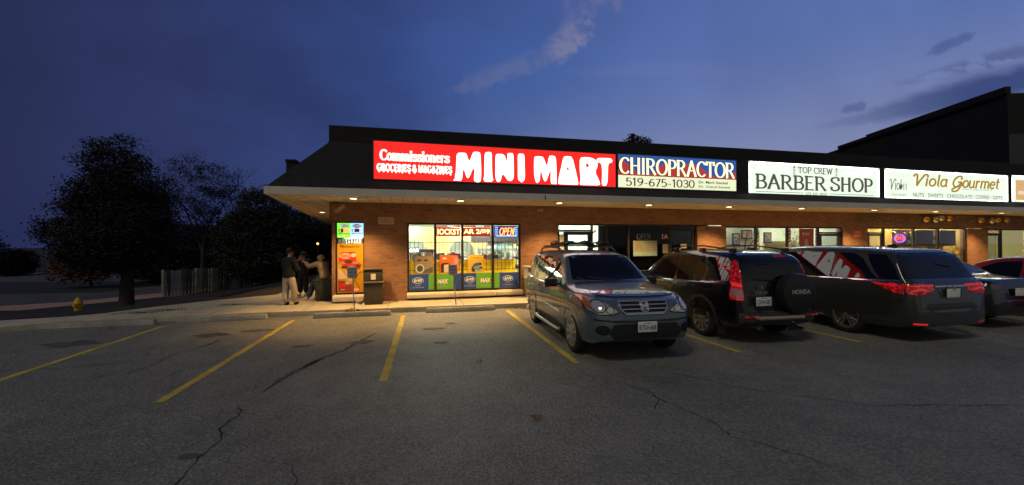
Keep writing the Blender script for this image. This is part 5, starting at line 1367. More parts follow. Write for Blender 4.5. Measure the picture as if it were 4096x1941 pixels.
panel(A, sk, stroke([(-.068, .895), (.068, .895), (.058, .785), (.03, .772), (-.03, .772), (-.058, .785), (-.068, .895)], .010), 'F', None, '', off=.034, thick=-.022, grid=.05, mb_out=mb)
mb.build('emblem', mat('emblem_silver', (.62, .62, .66), .3, .4), g)
# lower bumper: black intake with grey corners
panel(A, sk, [(-.50, .60), (.50, .60), (.60, .48), (.50, .375), (-.50, .375), (-.60, .48)], 'F', M_trim, 'bumper_intake', off=.006, grid=.05)
panel(A, sk, stroke([(-.78, .668), (-.5, .645), (0, .64), (.5, .645), (.78, .668)], .022), 'F', M_trim, 'bumper_strip', off=.010, grid=.05)
plate_at(A, 0, 3.53, .56, 'BTKA\u00b7668', 1)
# wipers, cowl
panel(A, sk, [(-.70, 2.26), (.70, 2.26), (.70, 2.36), (-.70, 2.36)], 'T', M_trim, 'cowl', off=.003, grid=.06)
m = MB(); m.tube([(-.10, 2.33, 1.145), (.42, 2.20, 1.205)], .008, 6); m.tube([(.45, 2.33, 1.145), (.62, 2.2, 1.20)], .008, 6); m.build('wiper', M_trim, A)
# seats and steering wheel seen as dark shapes: head restraints behind the glass are kept inside the shell
# roof rails, bars, ski carriers
for s in (-1, 1):
    m = MB(); m.tube([(s * .57, -.35, 1.62), (s * .57, -.25, 1.70), (s * .57, .4, 1.735), (s * .57, 1.05, 1.715), (s * .57, 1.25, 1.63)], .018, 8); m.build('roof_rail', M_trim, A, smooth=True)
for y in (.10, .95):
    m = MB(); m.tube([(-.64, y, 1.755), (.64, y, 1.755)], .016, 8); m.build('cross_bar', M_trim, A, smooth=True)
for i, x in enumerate((-.42, -.05, .33)):
    m = MB()
    for y in (.10, .95):
        m.box(x - .15, x + .15, y - .035, y + .035, 1.775, 1.81, rz=.12 * (i - 1)); m.box(x - .05, x + .05, y - .05, y + .05, 1.80, 1.84)
        m.tube([(x - .14, y, 1.80), (x + .02, y - .02, 1.865), (x + .15, y, 1.825)], .014, 6)
    m.tube([(x, .05, 1.815), (x + .03, 1.05, 1.825)], .022, 6)
    m.build('ski_carrier', M_trim, A, bevel=.008)

# car B: black SUV seen from behind
P_B = paint('black_paint', (.006, .006, .007), .2, .25)
B, sk, ob = suv('parked_car', 'black sport utility car seen from behind with a covered spare wheel on its tailgate', P_B, (6.165, 7.04, 0), -.0122, 'cars parked nose or tail to the shops')
for y in (0, 2.62): lip(B, sk, y, mat('arch_grey', (.03, .03, .03), .5), .06, .42)
both(B, sk, stroke([(.45, .60), (2.05, .585)], .035), P_B, 'side_moulding', off=.012)
both(B, sk, stroke([(.42, .33), (2.18, .33)], .12), M_trim, 'sill_trim', off=.01)
panel(B, sk, [(-.63, 1.13), (.63, 1.13), (.60, 1.45), (.545, 1.535), (-.545, 1.535), (-.60, 1.45)], 'B', M_cglass, 'rear_window', off=.003)
for s in (-1, 1):
    pg = [(s * x, z) for x, z in [(.655, 1.50), (.70, 1.47), (.745, 1.30), (.80, 1.08), (.815, .80), (.70, .79), (.70, 1.06), (.675, 1.25)]]
    o = panel(B, sk, pg, 'B', M_red, 'tail_light', off=.008, grid=.04)
    panel(o, sk, [(s * x, z) for x, z in [(.71, .83), (.81, .84), (.81, .98), (.71, .97)]], 'B', mat('clear_pink', (.6, .25, .25), .1, .2, 1), 'reversing_light', off=.012, grid=.04)
    panel(o, sk, [(s * x, z) for x, z in [(.71, 1.02), (.80, 1.03), (.79, 1.10), (.71, 1.08)]], 'B', M_redhot, 'brake_light', off=.012, grid=.04)
    panel(o, sk, [(s * x, z) for x, z in [(.71, .797), (.81, .80), (.81, .82), (.71, .815)]], 'B', M_redhot, 'lower_lamp', off=.012, grid=.04)
    panel(B, sk, [(-.66, 1.50), (-.60, 1.44), (-.73, 1.12), (-.75, .80), (-.86, .80), (-.88, 1.02), (-.78, 1.28)], 'L' if s < 0 else 'R', M_red, 'side_tail_light', off=.008, grid=.04)
    panel(B, sk, [(-.77, 1.00), (-.77, .84), (-.84, .84), (-.85, 1.00)], 'L' if s < 0 else 'R', MATS['clear_pink'], 'side_reversing_light', off=.012, grid=.04)
    mirror(B, s * 1.0, 1.86, 1.09, s, P_B)
    for y in (1.0, .36): MB().box(s * .893 - .012, s * .893 + .012, y, y + .15, .925, .955).build('door_handle', P_B, B, bevel=.006)
    m = MB(); m.tube([(s * .57, -.55, 1.60), (s * .57, -.45, 1.675), (s * .57, .3, 1.745), (s * .57, 1.05, 1.735), (s * .57, 1.35, 1.62)], .014, 8); m.build('roof_rail', M_trim, B, smooth=True)
for s in (-1, 1):
    for y in (-.5, .35, 1.25): MB().box(s * .57 - .03, s * .57 + .03, y - .07, y + .07, 1.62, 1.70).build('rail_foot', M_trim, B, bevel=.012)
# spare wheel cover
m = MB(); m.lathe([(0, -.20), (.29, -.20), (.335, -.18), (.352, -.13), (.352, 0), (.33, .02), (0, .02)], 44, 'y', (.27, -.93, .91))
sw_ = m.build('spare_wheel_cover', mat('cover_vinyl', (.013, .012, .012), .45), B, smooth=True, ang=30)
m = MB(); text(m, 'HONDA', .27 - .19, .27 + .19, .905, .985, -.93 - .203, .045)
m.build('lettering', mat('cover_letter', (.42, .36, .30), .5), sw_)
m = MB(); text(m, 'CR-V', -.52, -.24, 0, .055, 0, .03, .2); 
mm = MB(); mm.add([(x, -.962, z + .90) for x, y, z in m.v], m.f); mm.build('badge', M_chrome, B)
m = MB(); m.box(-.40, -.36, -.965, -.955, 1.0, 1.04); m.build('lock_badge', M_chrome, B)
# plate recess and plate
panel(B, sk, [(-.62, .86), (-.06, .86), (-.06, .68), (-.62, .68)], 'B', M_trim, 'tailgate_recess', off=.004)
o = plate_at(B, -.36, -.985, .775, 'CSWA\u00b7087', -1)
# bumper: grey cap with a protector bar and lit reflectors
m = MB(); m.add(*[(v, f) for v, f in [([(-.80, -.90, .40), (.80, -.90, .40), (.80, -.90, .58), (-.80, -.90, .58), (-.66, -1.00, .42), (.66, -1.00, .42), (.66, -1.00, .57), (-.66, -1.00, .57)], [(0, 1, 5, 4), (4, 5, 6, 7), (7, 6, 2, 3), (0, 4, 7, 3), (1, 2, 6, 5), (0, 3, 2, 1)])]][0])
m.build('bumper', mat('bumper_dark', (.035, .034, .033), .5), B, bevel=.02)
for s in (-1, 1): MB().box(s * .62 - .13, s * .62 + .13, -1.008, -.995, .505, .53).build('bumper_reflector', M_red, B)
m = MB(); m.tube([(-.52, -1.0, .50), (-.50, -1.08, .50), (.36, -1.08, .50), (.38, -1.0, .50)], .035, 12); m.build('step_bar', mat('bar_red_glow_steel', (.55, .38, .33), .35, .6), B, smooth=True)  # pink of the red tail light glow put into the steel's colour
for s in (-1, 1): MB().box(s * .78 - .09, s * .78 + .09, -.46, -.45, .12, .40).build('mud_flap', M_trim, B)
m = MB(); m.tube([(.42, -.9, .27), (.42, -1.04, .27)], .03, 12); m.build('exhaust_pipe', M_chrome, B, smooth=True)
MB().box(-.12, .12, -.955, -.93, 1.545, 1.575).build('high_brake_light', M_red, B)
m = MB(); m.tube([(.05, -.90, 1.12), (-.42, -.885, 1.155)], .008, 6); m.build('wiper', M_trim, B)

# car C: dark grey people carrier
VAN = dict(
    top=[(-1.12, .60), (-1.10, .96), (-1.06, 1.07), (-.98, 1.16), (-.72, 1.60), (-.60, 1.665), (0, 1.715), (.9, 1.735), (1.7, 1.715), (2.3, 1.62), (2.7, 1.47), (3.35, 1.13), (3.7, 1.03), (3.95, .90), (4.05, .66)],
    bot=[(-1.12, .30), (-.8, .24), (0, .22), (3, .22), (4.05, .30)],
    wid=[(-1.12, .78), (-1.10, .85), (-1.03, .91), (-.8, .96), (-.3, .985), (1.5, .99), (3, .98), (3.6, .92), (3.95, .78), (4.05, .62)],
    belt=[(-1.12, 1.02), (-.9, 1.06), (0, 1.06), (1.5, 1.03), (3.2, 1.00), (4.05, .8)])
P_C = paint('graphite_paint', (.042, .044, .037), .3, .35)
C = thing('parked_car', 'dark grey minivan seen from behind with wide red tail lights', 'car', (9.25, 6.64, 0), 0.0, 'cars parked nose or tail to the shops')
vs, fs = car_shell(**VAN, tumble=.30); sk = Skin(vs, fs)
b = MB(); b.add(vs, fs); o = b.build('body', P_C, C, smooth=True)
cut_wheels(o, [(.60, 1.2, 0, .36, .39), (-1.2, -.60, 0, .36, .39), (.60, 1.2, 3.0, .36, .39), (-1.2, -.60, 3.0, .36, .39)], M_arch)
for y in (0, 3.0):
    for s in (-1, 1): wheel(C, s * .865, y, .355, .225, s, 'twin', .25)
for p in ([(3.0, 1.06), (2.35, 1.42), (2.05, 1.52), (1.55, 1.58), (1.55, 1.06)], [(1.49, 1.075), (1.49, 1.585), (.35, 1.60), (.35, 1.09)], [(.30, 1.09), (.30, 1.60), (-.05, 1.585), (-.22, 1.50), (-.42, 1.24), (-.55, 1.12)]):
    both(C, sk, p, M_cglass, 'side_window', off=.003)
both(C, sk, [(-.60, 1.12), (-.46, 1.28), (-.34, 1.47), (-.30, 1.585), (-.62, 1.56), (-.78, 1.36), (-.90, 1.12)], M_cglass, 'rear_quarter_window', off=.003)
panel(C, sk, [(-.86, 1.14), (.86, 1.14), (.80, 1.35), (.72, 1.55), (.60, 1.60), (-.60, 1.60), (-.72, 1.55), (-.80, 1.35)], 'B', M_cglass, 'rear_window', off=.004)
panel(C, sk, [(-.78, 1.12), (.78, 1.12), (.64, 1.56), (-.64, 1.56)], 'F', M_cglass, 'windscreen', off=.004)
both(C, sk, stroke([(3.05, 1.035), (1.5, 1.055), (.2, 1.07), (-.55, 1.085), (-.92, 1.10)], .022), M_chrome, 'chrome_strip', off=.010)
both(C, sk, stroke([(.45, .30), (2.55, .30)], .028), M_chrome, 'sill_strip', off=.012)
sm_ = MB()
for pts in ([(1.52, 1.6), (1.50, .34)], [(.33, 1.6), (.35, 1.0), (.40, .34)], [(1.5, .93), (-.2, .96), (-.55, .98)]):
    for v in 'LR': panel(C, sk, stroke(pts, .010), v, None, '', off=.0015, thick=.004, mb_out=sm_)
for pts in ([(-.76, 1.1), (-.72, .62), (.72, .62), (.76, 1.1)],): panel(C, sk, stroke(pts, .010), 'B', None, '', off=.0015, thick=.004, mb_out=sm_)
sm_.build('door_seam', M_seam, C)
for s in (-1, 1):
    pg = [(s * x, z) for x, z in [(.93, 1.04), (.80, 1.055), (.50, 1.05), (.36, 1.035), (.40, .95), (.50, .885), (.78, .865), (.90, .88)]]
    o = panel(C, sk, pg, 'B', M_red, 'tail_light', off=.008, grid=.04)
    panel(C, sk, [(-.98, 1.04), (-.80, 1.055), (-.46, 1.055), (-.60, 1.0), (-.86, .89), (-1.0, .875)], 'L' if s < 0 else 'R', M_red, 'side_tail_light', off=.008, grid=.04)
    mb = MB(); panel(o, sk, stroke([(s * .40, 1.018), (s * .62, 1.02), (s * .88, 1.015)], .016), 'B', None, '', off=.013, thick=.002, grid=.04, mb_out=mb)
    panel(o, sk, stroke([(s * .52, .925), (s * .70, .965), (s * .88, .93)], .020), 'B', None, '', off=.013, thick=.002, grid=.04, mb_out=mb)
    mb.build('light_strip', M_redhot, o)
    mb = MB(); panel(C, sk, stroke([(-.60, 1.028), (-.90, 1.018)], .014), 'L' if s < 0 else 'R', None, '', off=.013, thick=.002, grid=.04, mb_out=mb); mb.build('side_light_strip', M_redhot, C)
    panel(C, sk, stroke([(s * .60, .345), (s * .84, .36)], .03), 'B', M_redhot if s < 0 else M_red, 'bumper_reflector', off=.006, grid=.04)
    mirror(C, s * 1.1, 2.7, 1.06, s, P_C)
panel(C, sk, stroke([(-.36, 1.0), (.36, 1.0)], .028), 'B', M_chrome, 'tailgate_strip', off=.018, grid=.05)
panel(C, sk, [(-.30, .97), (.30, .97), (.24, .80), (-.24, .80)], 'B', P_C, 'plate_recess', off=.005)
plate_at(C, 0, -1.145, .885, '', -1)
MB().lathe([(0, -.02), (.035, -.015), (.035, 0)], 16, 'y', (0, -1.15, 1.0)).build('emblem', M_chrome, C)
m = MB(); m.add([(-.035, -.05, 1.70), (.035, -.05, 1.70), (0, -.30, 1.695), (0, -.22, 1.765), (-.012, -.10, 1.74), (.012, -.10, 1.74)], [(0, 4, 3, 2), (1, 2, 3, 5), (0, 1, 5, 4), (4, 5, 3), (0, 2, 1)])
m.build('roof_antenna', M_trim, C)
m = MB(); m.tube([(0, -.86, 1.40), (.34, -.90, 1.34)], .008, 6); m.build('wiper', M_trim, C)

# cars D and E: low sedans, mostly hidden
SED = dict(
    top=[(-1.0, .60), (-.97, .92), (-.90, 1.02), (-.45, 1.06), (-.30, 1.08), (.35, 1.38), (.75, 1.43), (1.3, 1.44), (1.75, 1.38), (2.55, 1.02), (2.9, .96), (3.4, .84), (3.55, .62)],
    bot=[(-1.0, .28), (0, .20), (2.7, .20), (3.55, .28)],
    wid=[(-1.0, .70), (-.96, .78), (-.8, .85), (0, .895), (1.5, .90), (2.7, .885), (3.2, .80), (3.5, .66), (3.55, .58)],
    belt=[(-1.0, .92), (0, .96), (1.5, .93), (2.6, .90), (3.55, .75)])
def sedan(label, pm, loc, rz, plate):
    t = thing('parked_car', label, 'car', loc, rz, 'cars parked nose or tail to the shops')
    vs, fs = car_shell(**SED, tumble=.42, crown=.04); sk = Skin(vs, fs)
    b = MB(); b.add(vs, fs); o = b.build('body', pm, t, smooth=True)
    cut_wheels(o, [(.55, 1.2, 0, .33, .36), (-1.2, -.55, 0, .33, .36), (.55, 1.2, 2.7, .33, .36), (-1.2, -.55, 2.7, .33, .36)], M_arch)
    for y in (0, 2.7):
        for s in (-1, 1): wheel(t, s * .785, y, .325, .205, s, 'plain', .22)
    for p in ([(2.15, .96), (1.75, 1.22), (1.55, 1.30), (1.15, 1.33), (1.12, .955)], [(1.06, .96), (1.09, 1.335), (.60, 1.31), (.36, 1.22), (.02, 1.02)]):
        both(t, sk, p, M_cglass, 'side_window', off=.003)
    panel(t, sk, [(-.64, 1.12), (.64, 1.12), (.56, 1.36), (-.56, 1.36)], 'B', M_cglass, 'rear_window', off=.004)
    panel(t, sk, [(-.70, 1.07), (.70, 1.07), (.56, 1.37), (-.56, 1.37)], 'F', M_cglass, 'windscreen', off=.004)
    for s in (-1, 1):
        o = panel(t, sk, [(s * x, z) for x, z in [(.74, .93), (.46, .90), (.48, .84), (.74, .83)]], 'B', mat('dark_tail_lens', (.12, .004, .004), .08, 0, 1.0), 'tail_light', off=.008, grid=.04)
        panel(t, sk, [(s * x, z) for x, z in [(.80, .78), (.50, .74), (.48, .64), (.76, .66)]], 'F', M_lens, 'headlight', off=.006, grid=.04)
        mirror(t, s * .99, 1.9, 1.0, s, pm)
    both(t, sk, stroke([(2.2, .945), (1.1, .945), (.0, .99)], .014), M_chrome, 'window_strip', off=.008)
    sm_ = MB()
    for pts in ([(1.09, 1.33), (1.06, .32)], [(.1, 1.0), (.25, .62), (.40, .32)], [(2.1, .95), (2.15, .6), (2.1, .32)]):
        for v in 'LR': panel(t, sk, stroke(pts, .010), v, None, '', off=.0015, thick=.004, mb_out=sm_)
    sm_.build('door_seam', M_seam, t)
    panel(t, sk, [(-.45, .46), (.45, .46), (.45, .33), (-.45, .33)], 'B', M_trim, 'bumper_insert', off=.005)
    panel(t, sk, [(-.45, .60), (.45, .60), (.40, .40), (-.40, .40)], 'F', M_trim, 'grille', off=.005)
    plate_at(t, 0, -1.035, .76, '', -1)
    return t
sedan('black sedan, its boot showing past the minivan', paint('deep_black_paint', (.005, .007, .008), .2, .25), (12.05, 7.1, 0), .01, '')
sedan('red sedan beyond the black sedan at the right edge', paint('red_paint', (.30, .010, .012), .3, .3), (14.8, 5.9, 0), -.01, '')

# ================================================================== PEOPLE
def skin_mesh(name, pts, edges, m, parent, sub=2, root=0):
    """one continuous surface grown round a skeleton; pts: [(co, radius or (rx, ry))]"""
    me = bpy.data.meshes.new(name); me.from_pydata([p[0] for p in pts], edges, []); me.update()
    o = bpy.data.objects.new(name, me); COL.objects.link(o)
    mod = o.modifiers.new('s', 'SKIN'); mod.use_smooth_shade = True; mod.branch_smoothing = .4
    if not me.skin_vertices: me.attributes.new
    sv = me.skin_vertices[0].data
    for i, p in enumerate(pts):
        r_ = p[1]; sv[i].radius = r_ if isinstance(r_, tuple) else (r_, r_)
        sv[i].use_root = (i == root)
    ss = o.modifiers.new('u', 'SUBSURF'); ss.levels = sub; ss.render_levels = sub
    bpy.context.view_layer.update()
    nm = bpy.data.meshes.new_from_object(o.evaluated_get(bpy.context.evaluated_depsgraph_get()))
    o.modifiers.clear(); o.data = nm
    nm.materials.clear(); nm.materials.append(m)
    nm.polygons.foreach_set('use_smooth', [True] * len(nm.polygons))
    o.parent = parent
    return o
def person(label, loc, rz, J, cols, hood=False, s=1.0, hold=None):
    """J: joints in metres, facing +y. keys pel chest neck head, sL eL wL hL(hand dir) ... kL aL tL and the same with R"""
    t = thing('person', label, 'person', loc, rz, 'people by the corner of the shops')
    V = {k: Vector(v) for k, v in J.items()}
    mskin, mtop, mleg, mshoe, mhair = cols
    pts = []; ed = []
    def P(co, r_): pts.append((tuple(co), r_)); return len(pts) - 1
    def E_(a, b): ed.append((a, b))
    fwd = (V['face'] - V['head']).normalized()
    up = (V['head'] - V['neck']).normalized()
    pe = P(V['pel'], (.10, .08)); wa = P(V['pel'].lerp(V['chest'], .5), (.09, .07)); ch = P(V['chest'], (.105, .075)); E_(pe, wa); E_(wa, ch)
    ne = P(V['neck'], .052); E_(ch, ne)
    jaw = P(V['head'] - up * .055 + fwd * .015, .066); E_(ne, jaw); he = P(V['head'] + up * .02, .088); E_(jaw, he); cr = P(V['head'] + up * .085, .062); E_(he, cr)
    no = P(V['head'] + fwd * .108 - up * .012, .012); E_(he, no)
    for sd in 'LR':
        sh = P(V['s' + sd], .040); E_(ch, sh); el = P(V['e' + sd], .034); E_(sh, el); wr = P(V['w' + sd], .024); E_(el, wr)
        d = (V['h' + sd]).normalized(); q = d.orthogonal().normalized(); q2 = d.cross(q)
        pm = P(V['w' + sd] + d * .05, (.034, .018)); E_(wr, pm)
        k1 = P(V['w' + sd] + d * .085, (.036, .014)); E_(pm, k1)
        for j, (of, ln) in enumerate([(-.027, .060), (-.009, .070), (.009, .065), (.027, .050)]):
            a = P(V['w' + sd] + d * .10 + q * of, .0085); E_(k1, a); b_ = P(V['w' + sd] + d * (.10 + ln * .6) + q * of * 1.1 + q2 * .012, .0078); E_(a, b_); c_ = P(V['w' + sd] + d * (.10 + ln * .95) + q * of * 1.1 + q2 * .032, .0065); E_(b_, c_)
        a = P(V['w' + sd] + d * .06 - q * .040, .010); E_(pm, a); b_ = P(V['w' + sd] + d * .095 - q * .052 + q2 * .01, .0085); E_(a, b_)
        hp = P(V['p' + sd], .060); E_(pe, hp); kn = P(V['k' + sd], .046); E_(hp, kn); an = P(V['a' + sd], .036); E_(kn, an); to = P(V['a' + sd].lerp(V['t' + sd], .7) - Vector((0, 0, .02)), .03); E_(an, to)
    skin_mesh('body', pts, ed, mskin, t)
    # clothes
    pts = []; ed = []
    pe = P(V['pel'] + Vector((0, 0, -.11)), (.20, .165)); p2 = P(V['pel'] + Vector((0, 0, .02)), (.19, .16)); E_(pe, p2); wa = P(V['pel'].lerp(V['chest'], .5), (.18, .145)); ch = P(V['chest'], (.19, .145)); ne = P(V['neck'] - up * .01, .085)
    E_(p2, wa); E_(wa, ch); E_(ch, ne)
    for sd in 'LR':
        sh = P(V['s' + sd], .10); E_(ch, sh); el = P(V['e' + sd], .075); E_(sh, el); wr = P(V['w' + sd].lerp(V['e' + sd], .05), .055); E_(el, wr)
    if hood:
        hb = P(V['head'] - fwd * .02 - up * .05, .10); E_(ne, hb); ht = P(V['head'] - fwd * .025 + up * .04, .112); E_(hb, ht); h3 = P(V['head'] - fwd * .03 + up * .10, .075); E_(ht, h3)
    skin_mesh('hoodie', pts, ed, mtop, t)
    pts = []; ed = []
    pe = P(V['pel'] + Vector((0, 0, .08)), (.15, .12)); p2 = P(V['pel'] - Vector((0, 0, .03)), (.165, .13)); E_(pe, p2)
    for sd in 'LR':
        hp = P(V['p' + sd].lerp(V['k' + sd], .30), .115); E_(p2, hp); mid = P(V['p' + sd].lerp(V['k' + sd], .65), .100); E_(hp, mid); kn = P(V['k' + sd], .095); E_(mid, kn); cf = P(V['k' + sd].lerp(V['a' + sd], .55), .090); E_(kn, cf); an = P(V['a' + sd] + Vector((0, 0, .01)), .082); E_(cf, an)
    skin_mesh('trousers', pts, ed, mleg, t)
    for sd in 'LR':
        a = V['a' + sd]; b_ = V['t' + sd]
        skin_mesh('shoe', [((a.x, a.y, .055), (.058, .06)), (tuple(a.lerp(b_, .5) * 1 - Vector((0, 0, a.lerp(b_, .5).z - .045))), (.058, .052)), ((b_.x, b_.y, .036), (.052, .042))], [(0, 1), (1, 2)], mshoe, t)
    # face and hair
    rt = fwd.cross(up).normalized(); m = MB()
    for s_ in (-1, 1): m.lathe([(0, -.010), (.010, -.005), (.012, .0), (.010, .006), (0, .010)], 8, 'z', tuple(V['head'] + fwd * .084 + rt * s_ * .033 + up * .012))
    m.build('eyes', mat('eye_dark', (.03, .025, .02), .3), t)
    m = MB(); c = V['head'] + fwd * .090 - up * .052; m.tube([c - rt * .022, c, c + rt * .022], [.004, .007, .004], 6); m.build('mouth', mat('lip', (.25, .08, .06), .5), t)
    m = MB()
    for s_ in (-1, 1): c = V['head'] + rt * s_ * .086 - up * .0; m.lathe([(0, -.03), (.012, -.02), (.016, .0), (.012, .022), (0, .03)], 8, 'z', tuple(c))
    m.build('ears', mskin, t)
    if not hood:
        m = MB(); c = V['head'] - fwd * .016 + up * .045; vs = []; rr = random.Random(3)
        n1_, n2_ = 16, 9
        prof = []
        for i in range(n2_ + 1):
            a = PI * .5 * i / n2_; prof.append((.104 * math.cos(a * 1.0) + .0, .095 * math.sin(a)))
        prof = [(.090, -.05)] + prof
        m.lathe(prof, n1_, 'z', tuple(c)); m.build('hair', mhair, t, smooth=True)
    return t
M_skin = mat('skin', (.45, .26, .17), .55)
M_blk = mat('black_cloth', (.006, .006, .007), .9); M_wht = mat('pale_cloth', (.42, .36, .29), .85, var=.12, vscale=9, bump=.5, bscale=12)
M_tan = mat('tan_fleece', (.34, .25, .15), .9, var=.25, vscale=7, bump=.5, bscale=14); M_jean = mat('denim', (.022, .040, .085), .85, var=.3, vscale=14)
M_hair = mat('dark_hair', (.008, .006, .005), .7); M_shoe = mat('black_shoe', (.008, .008, .008), .5); M_shoew = mat('pale_shoe', (.5, .42, .34), .6)
# 1: black hoodie and pale loose trousers, ankles crossed, seen from the side and behind
person('person in a black hoodie and loose pale trousers standing with ankles crossed', (-3.66, 12.45, .13), R(-28), dict(
    pel=(0, 0, .84), chest=(0, .02, 1.18), neck=(0, .03, 1.34), head=(0, .05, 1.47), face=(0, .2, 1.45),
    sL=(-.17, .02, 1.28), eL=(-.21, .04, 1.03), wL=(-.12, .20, .98), hL=(.5, .8, .0), sR=(.17, .02, 1.28), eR=(.22, .05, 1.03), wR=(.12, .21, .99), hR=(-.5, .8, 0),
    pL=(-.09, 0, .80), kL=(-.12, .03, .46), aL=(-.10, -.03, .09), tL=(-.13, .13, .03), pR=(.09, 0, .80), kR=(.12, .06, .46), aR=(.08, .12, .10), tR=(.07, .27, .03)),
    (M_skin, M_blk, M_wht, M_shoe, M_hair))
# 2: all in black facing us, hand at the mouth
person('person dressed all in black facing the camera with a hand raised to the mouth', (-3.88, 14.7, .13), R(176), dict(
    pel=(0, 0, .74), chest=(0, .01, 1.06), neck=(0, .02, 1.21), head=(0, .05, 1.32), face=(0, .2, 1.31),
    sL=(-.15, .02, 1.16), eL=(-.26, .12, 1.12), wL=(-.07, .20, 1.21), hL=(.8, -.05, .25), sR=(.15, .02, 1.16), eR=(.27, .10, 1.10), wR=(.10, .24, 1.17), hR=(-.75, .0, .25),
    pL=(-.08, 0, .70), kL=(-.09, .03, .41), aL=(-.09, 0, .08), tL=(-.11, .14, .03), pR=(.08, 0, .70), kR=(.09, .03, .41), aR=(.09, 0, .08), tR=(.11, .14, .03)),
    (M_skin, M_blk, M_blk, M_shoew, M_hair))
# 3: tan hooded top and jeans, perched on the bin with one arm held out
person('person in a tan hooded top perched on the green bin reaching out an arm', (-2.92, 13.25, .13), R(62), dict(
    pel=(0, -.04, .74), chest=(0, .06, 1.04), neck=(0, .10, 1.18), head=(0, .13, 1.28), face=(-.02, .28, 1.26),
    sL=(-.16, .08, 1.13), eL=(-.22, .34, 1.02), wL=(-.14, .56, 1.17), hL=(.1, .9, .2), sR=(.16, .06, 1.13), eR=(.24, .08, .88), wR=(.16, .24, .76), hR=(-.3, .8, -.3),
    pL=(-.09, -.02, .72), kL=(-.11, .28, .52), aL=(-.12, .46, .09), tL=(-.13, .62, .03), pR=(.09, -.02, .72), kR=(.13, .26, .48), aR=(.14, .36, .09), tR=(.16, .52, .03)),
    (M_skin, M_tan, M_jean, M_shoew, M_hair), hood=True)

# ================================================================== STREET FURNITURE
def sbin(u, v, label, dark, lidm):
    t = fthing('litter_bin', label, 'bin', u, v, .13)
    m = MB(); m.add([(-.235, -.2, 0), (.235, -.2, 0), (.235, .2, 0), (-.235, .2, 0), (-.25, -.22, .60), (.25, -.22, .60), (.25, .22, .60), (-.25, .22, .60)], [(3, 2, 1, 0), (4, 5, 6, 7), (0, 1, 5, 4), (1, 2, 6, 5), (2, 3, 7, 6), (3, 0, 4, 7)])
    m.build('body', dark, t, bevel=.02)
    MB().box(-.275, .275, -.245, .245, .602, .645).build('rim_band', lidm, t, bevel=.012)
    return t
t = sbin(.10, -.42, 'dark brown litter bin with a white sticker beside the magazines window', mat('bin_brown', (.045, .036, .030), .6, var=.3, vscale=6), mat('bin_band', (.22, .17, .12), .45))
m = MB(); m.add([(-.25, -.22, .647), (.25, -.22, .647), (.25, .22, .647), (-.25, .22, .647), (-.24, -.17, .97), (.24, -.17, .97), (.24, .2, .94), (-.24, .2, .94)], [(3, 2, 1, 0), (4, 5, 6, 7), (0, 1, 5, 4), (1, 2, 6, 5), (2, 3, 7, 6), (3, 0, 4, 7)])
m.build('hood', mat('bin_hood', (.035, .028, .024), .6), t, bevel=.02)
m = MB(); m.tube([(-.26, .16, .985), (0, .0, .975), (.26, .16, .985)], .016, 8); m.box(-.27, .27, -.20, .22, .972, .992); m.build('lid', mat('bin_lid', (.10, .08, .065), .5), t)
m = MB(); m.add([(-.06, -.214, .70), (.07, -.214, .70), (.07, -.190, .86), (-.06, -.190, .86)], [(0, 1, 2, 3)]); m.build('sticker', mat('sticker_cream', (.65, .60, .45), .6), t)
t = sbin(4.86, -.40, 'grey litter bin with an open top box right of the mini mart window', mat('bin_grey', (.13, .12, .10), .65, var=.2, vscale=5), mat('bin_tan', (.42, .34, .24), .6))
m = MB(); m.box(-.25, -.20, -.2, .2, .647, .93); m.box(.20, .25, -.2, .2, .647, .93); m.box(-.20, .20, .15, .2, .647, .93); m.box(-.20, .20, -.2, -.16, .647, .70); m.build('hood', mat('bin_tan', (.42, .34, .24), .6), t)
MB().box(-.28, .28, -.24, .24, .932, .985).build('lid', mat('bin_tan', (.42, .34, .24), .6), t, bevel=.012)
t = thing('utility_bin', 'dark green plastic bin a person is perched on at the corner', 'bin', (-2.92, 13.35, .13), .05)
m = MB(); m.add([(-.22, -.22, 0), (.22, -.22, 0), (.22, .22, 0), (-.22, .22, 0), (-.26, -.26, .60), (.26, -.26, .60), (.26, .26, .60), (-.26, .26, .60)], [(3, 2, 1, 0), (4, 5, 6, 7), (0, 1, 5, 4), (1, 2, 6, 5), (2, 3, 7, 6), (3, 0, 4, 7)])
for i in range(5): m.box(-.17 + i * .08, -.14 + i * .08, -.262, -.235, .08, .54)
m.build('body', mat('bin_green', (.022, .032, .026), .6, var=.3, vscale=5), t, bevel=.01)
MB().box(-.28, .28, -.28, .28, .602, .64).build('lid', mat('bin_green_lid', (.03, .042, .034), .6), t, bevel=.015)
# small parking signs on thin posts
def psign(bx, by, tx, label, wd=.245, hh=.30, zc=1.08, z0=.13):
    t = thing('parking_sign', label, 'sign', (bx, by, z0), 0, 'small parking signs on thin posts')
    m = MB(); m.tube([(0, 0, -.05), (tx, 0, zc - z0 + hh / 2 - .02)], .014, 8); m.build('post', mat('post_galv', (.30, .30, .32), .45, .5), t)
    b = MB(); b.box(-wd / 2, wd / 2, -.022, -.016, -hh / 2, hh / 2); o = b.build('board', mat('board_blue_grey', (.33, .36, .42), .5), t, bevel=.002); o.location = (tx, 0, zc - z0); o.rotation_euler = (0, R(-2), 0)
    m = MB(); text(m, 'MINI MART', -wd * .42, wd * .42, .065, .105, -.0235, .03); text(m, 'PARKING', -wd * .42, wd * .42, -.015, .025, -.0235, .03); text(m, 'ONLY', -wd * .28, wd * .28, -.095, -.055, -.0235, .03)
    m.build('lettering', mat('sign_ink', (.06, .07, .12), .6), o)
    return t
psign(-1.77, 11.37, -.05, 'blue grey MINI MART PARKING ONLY sign in front of the magazines window', z0=.13)
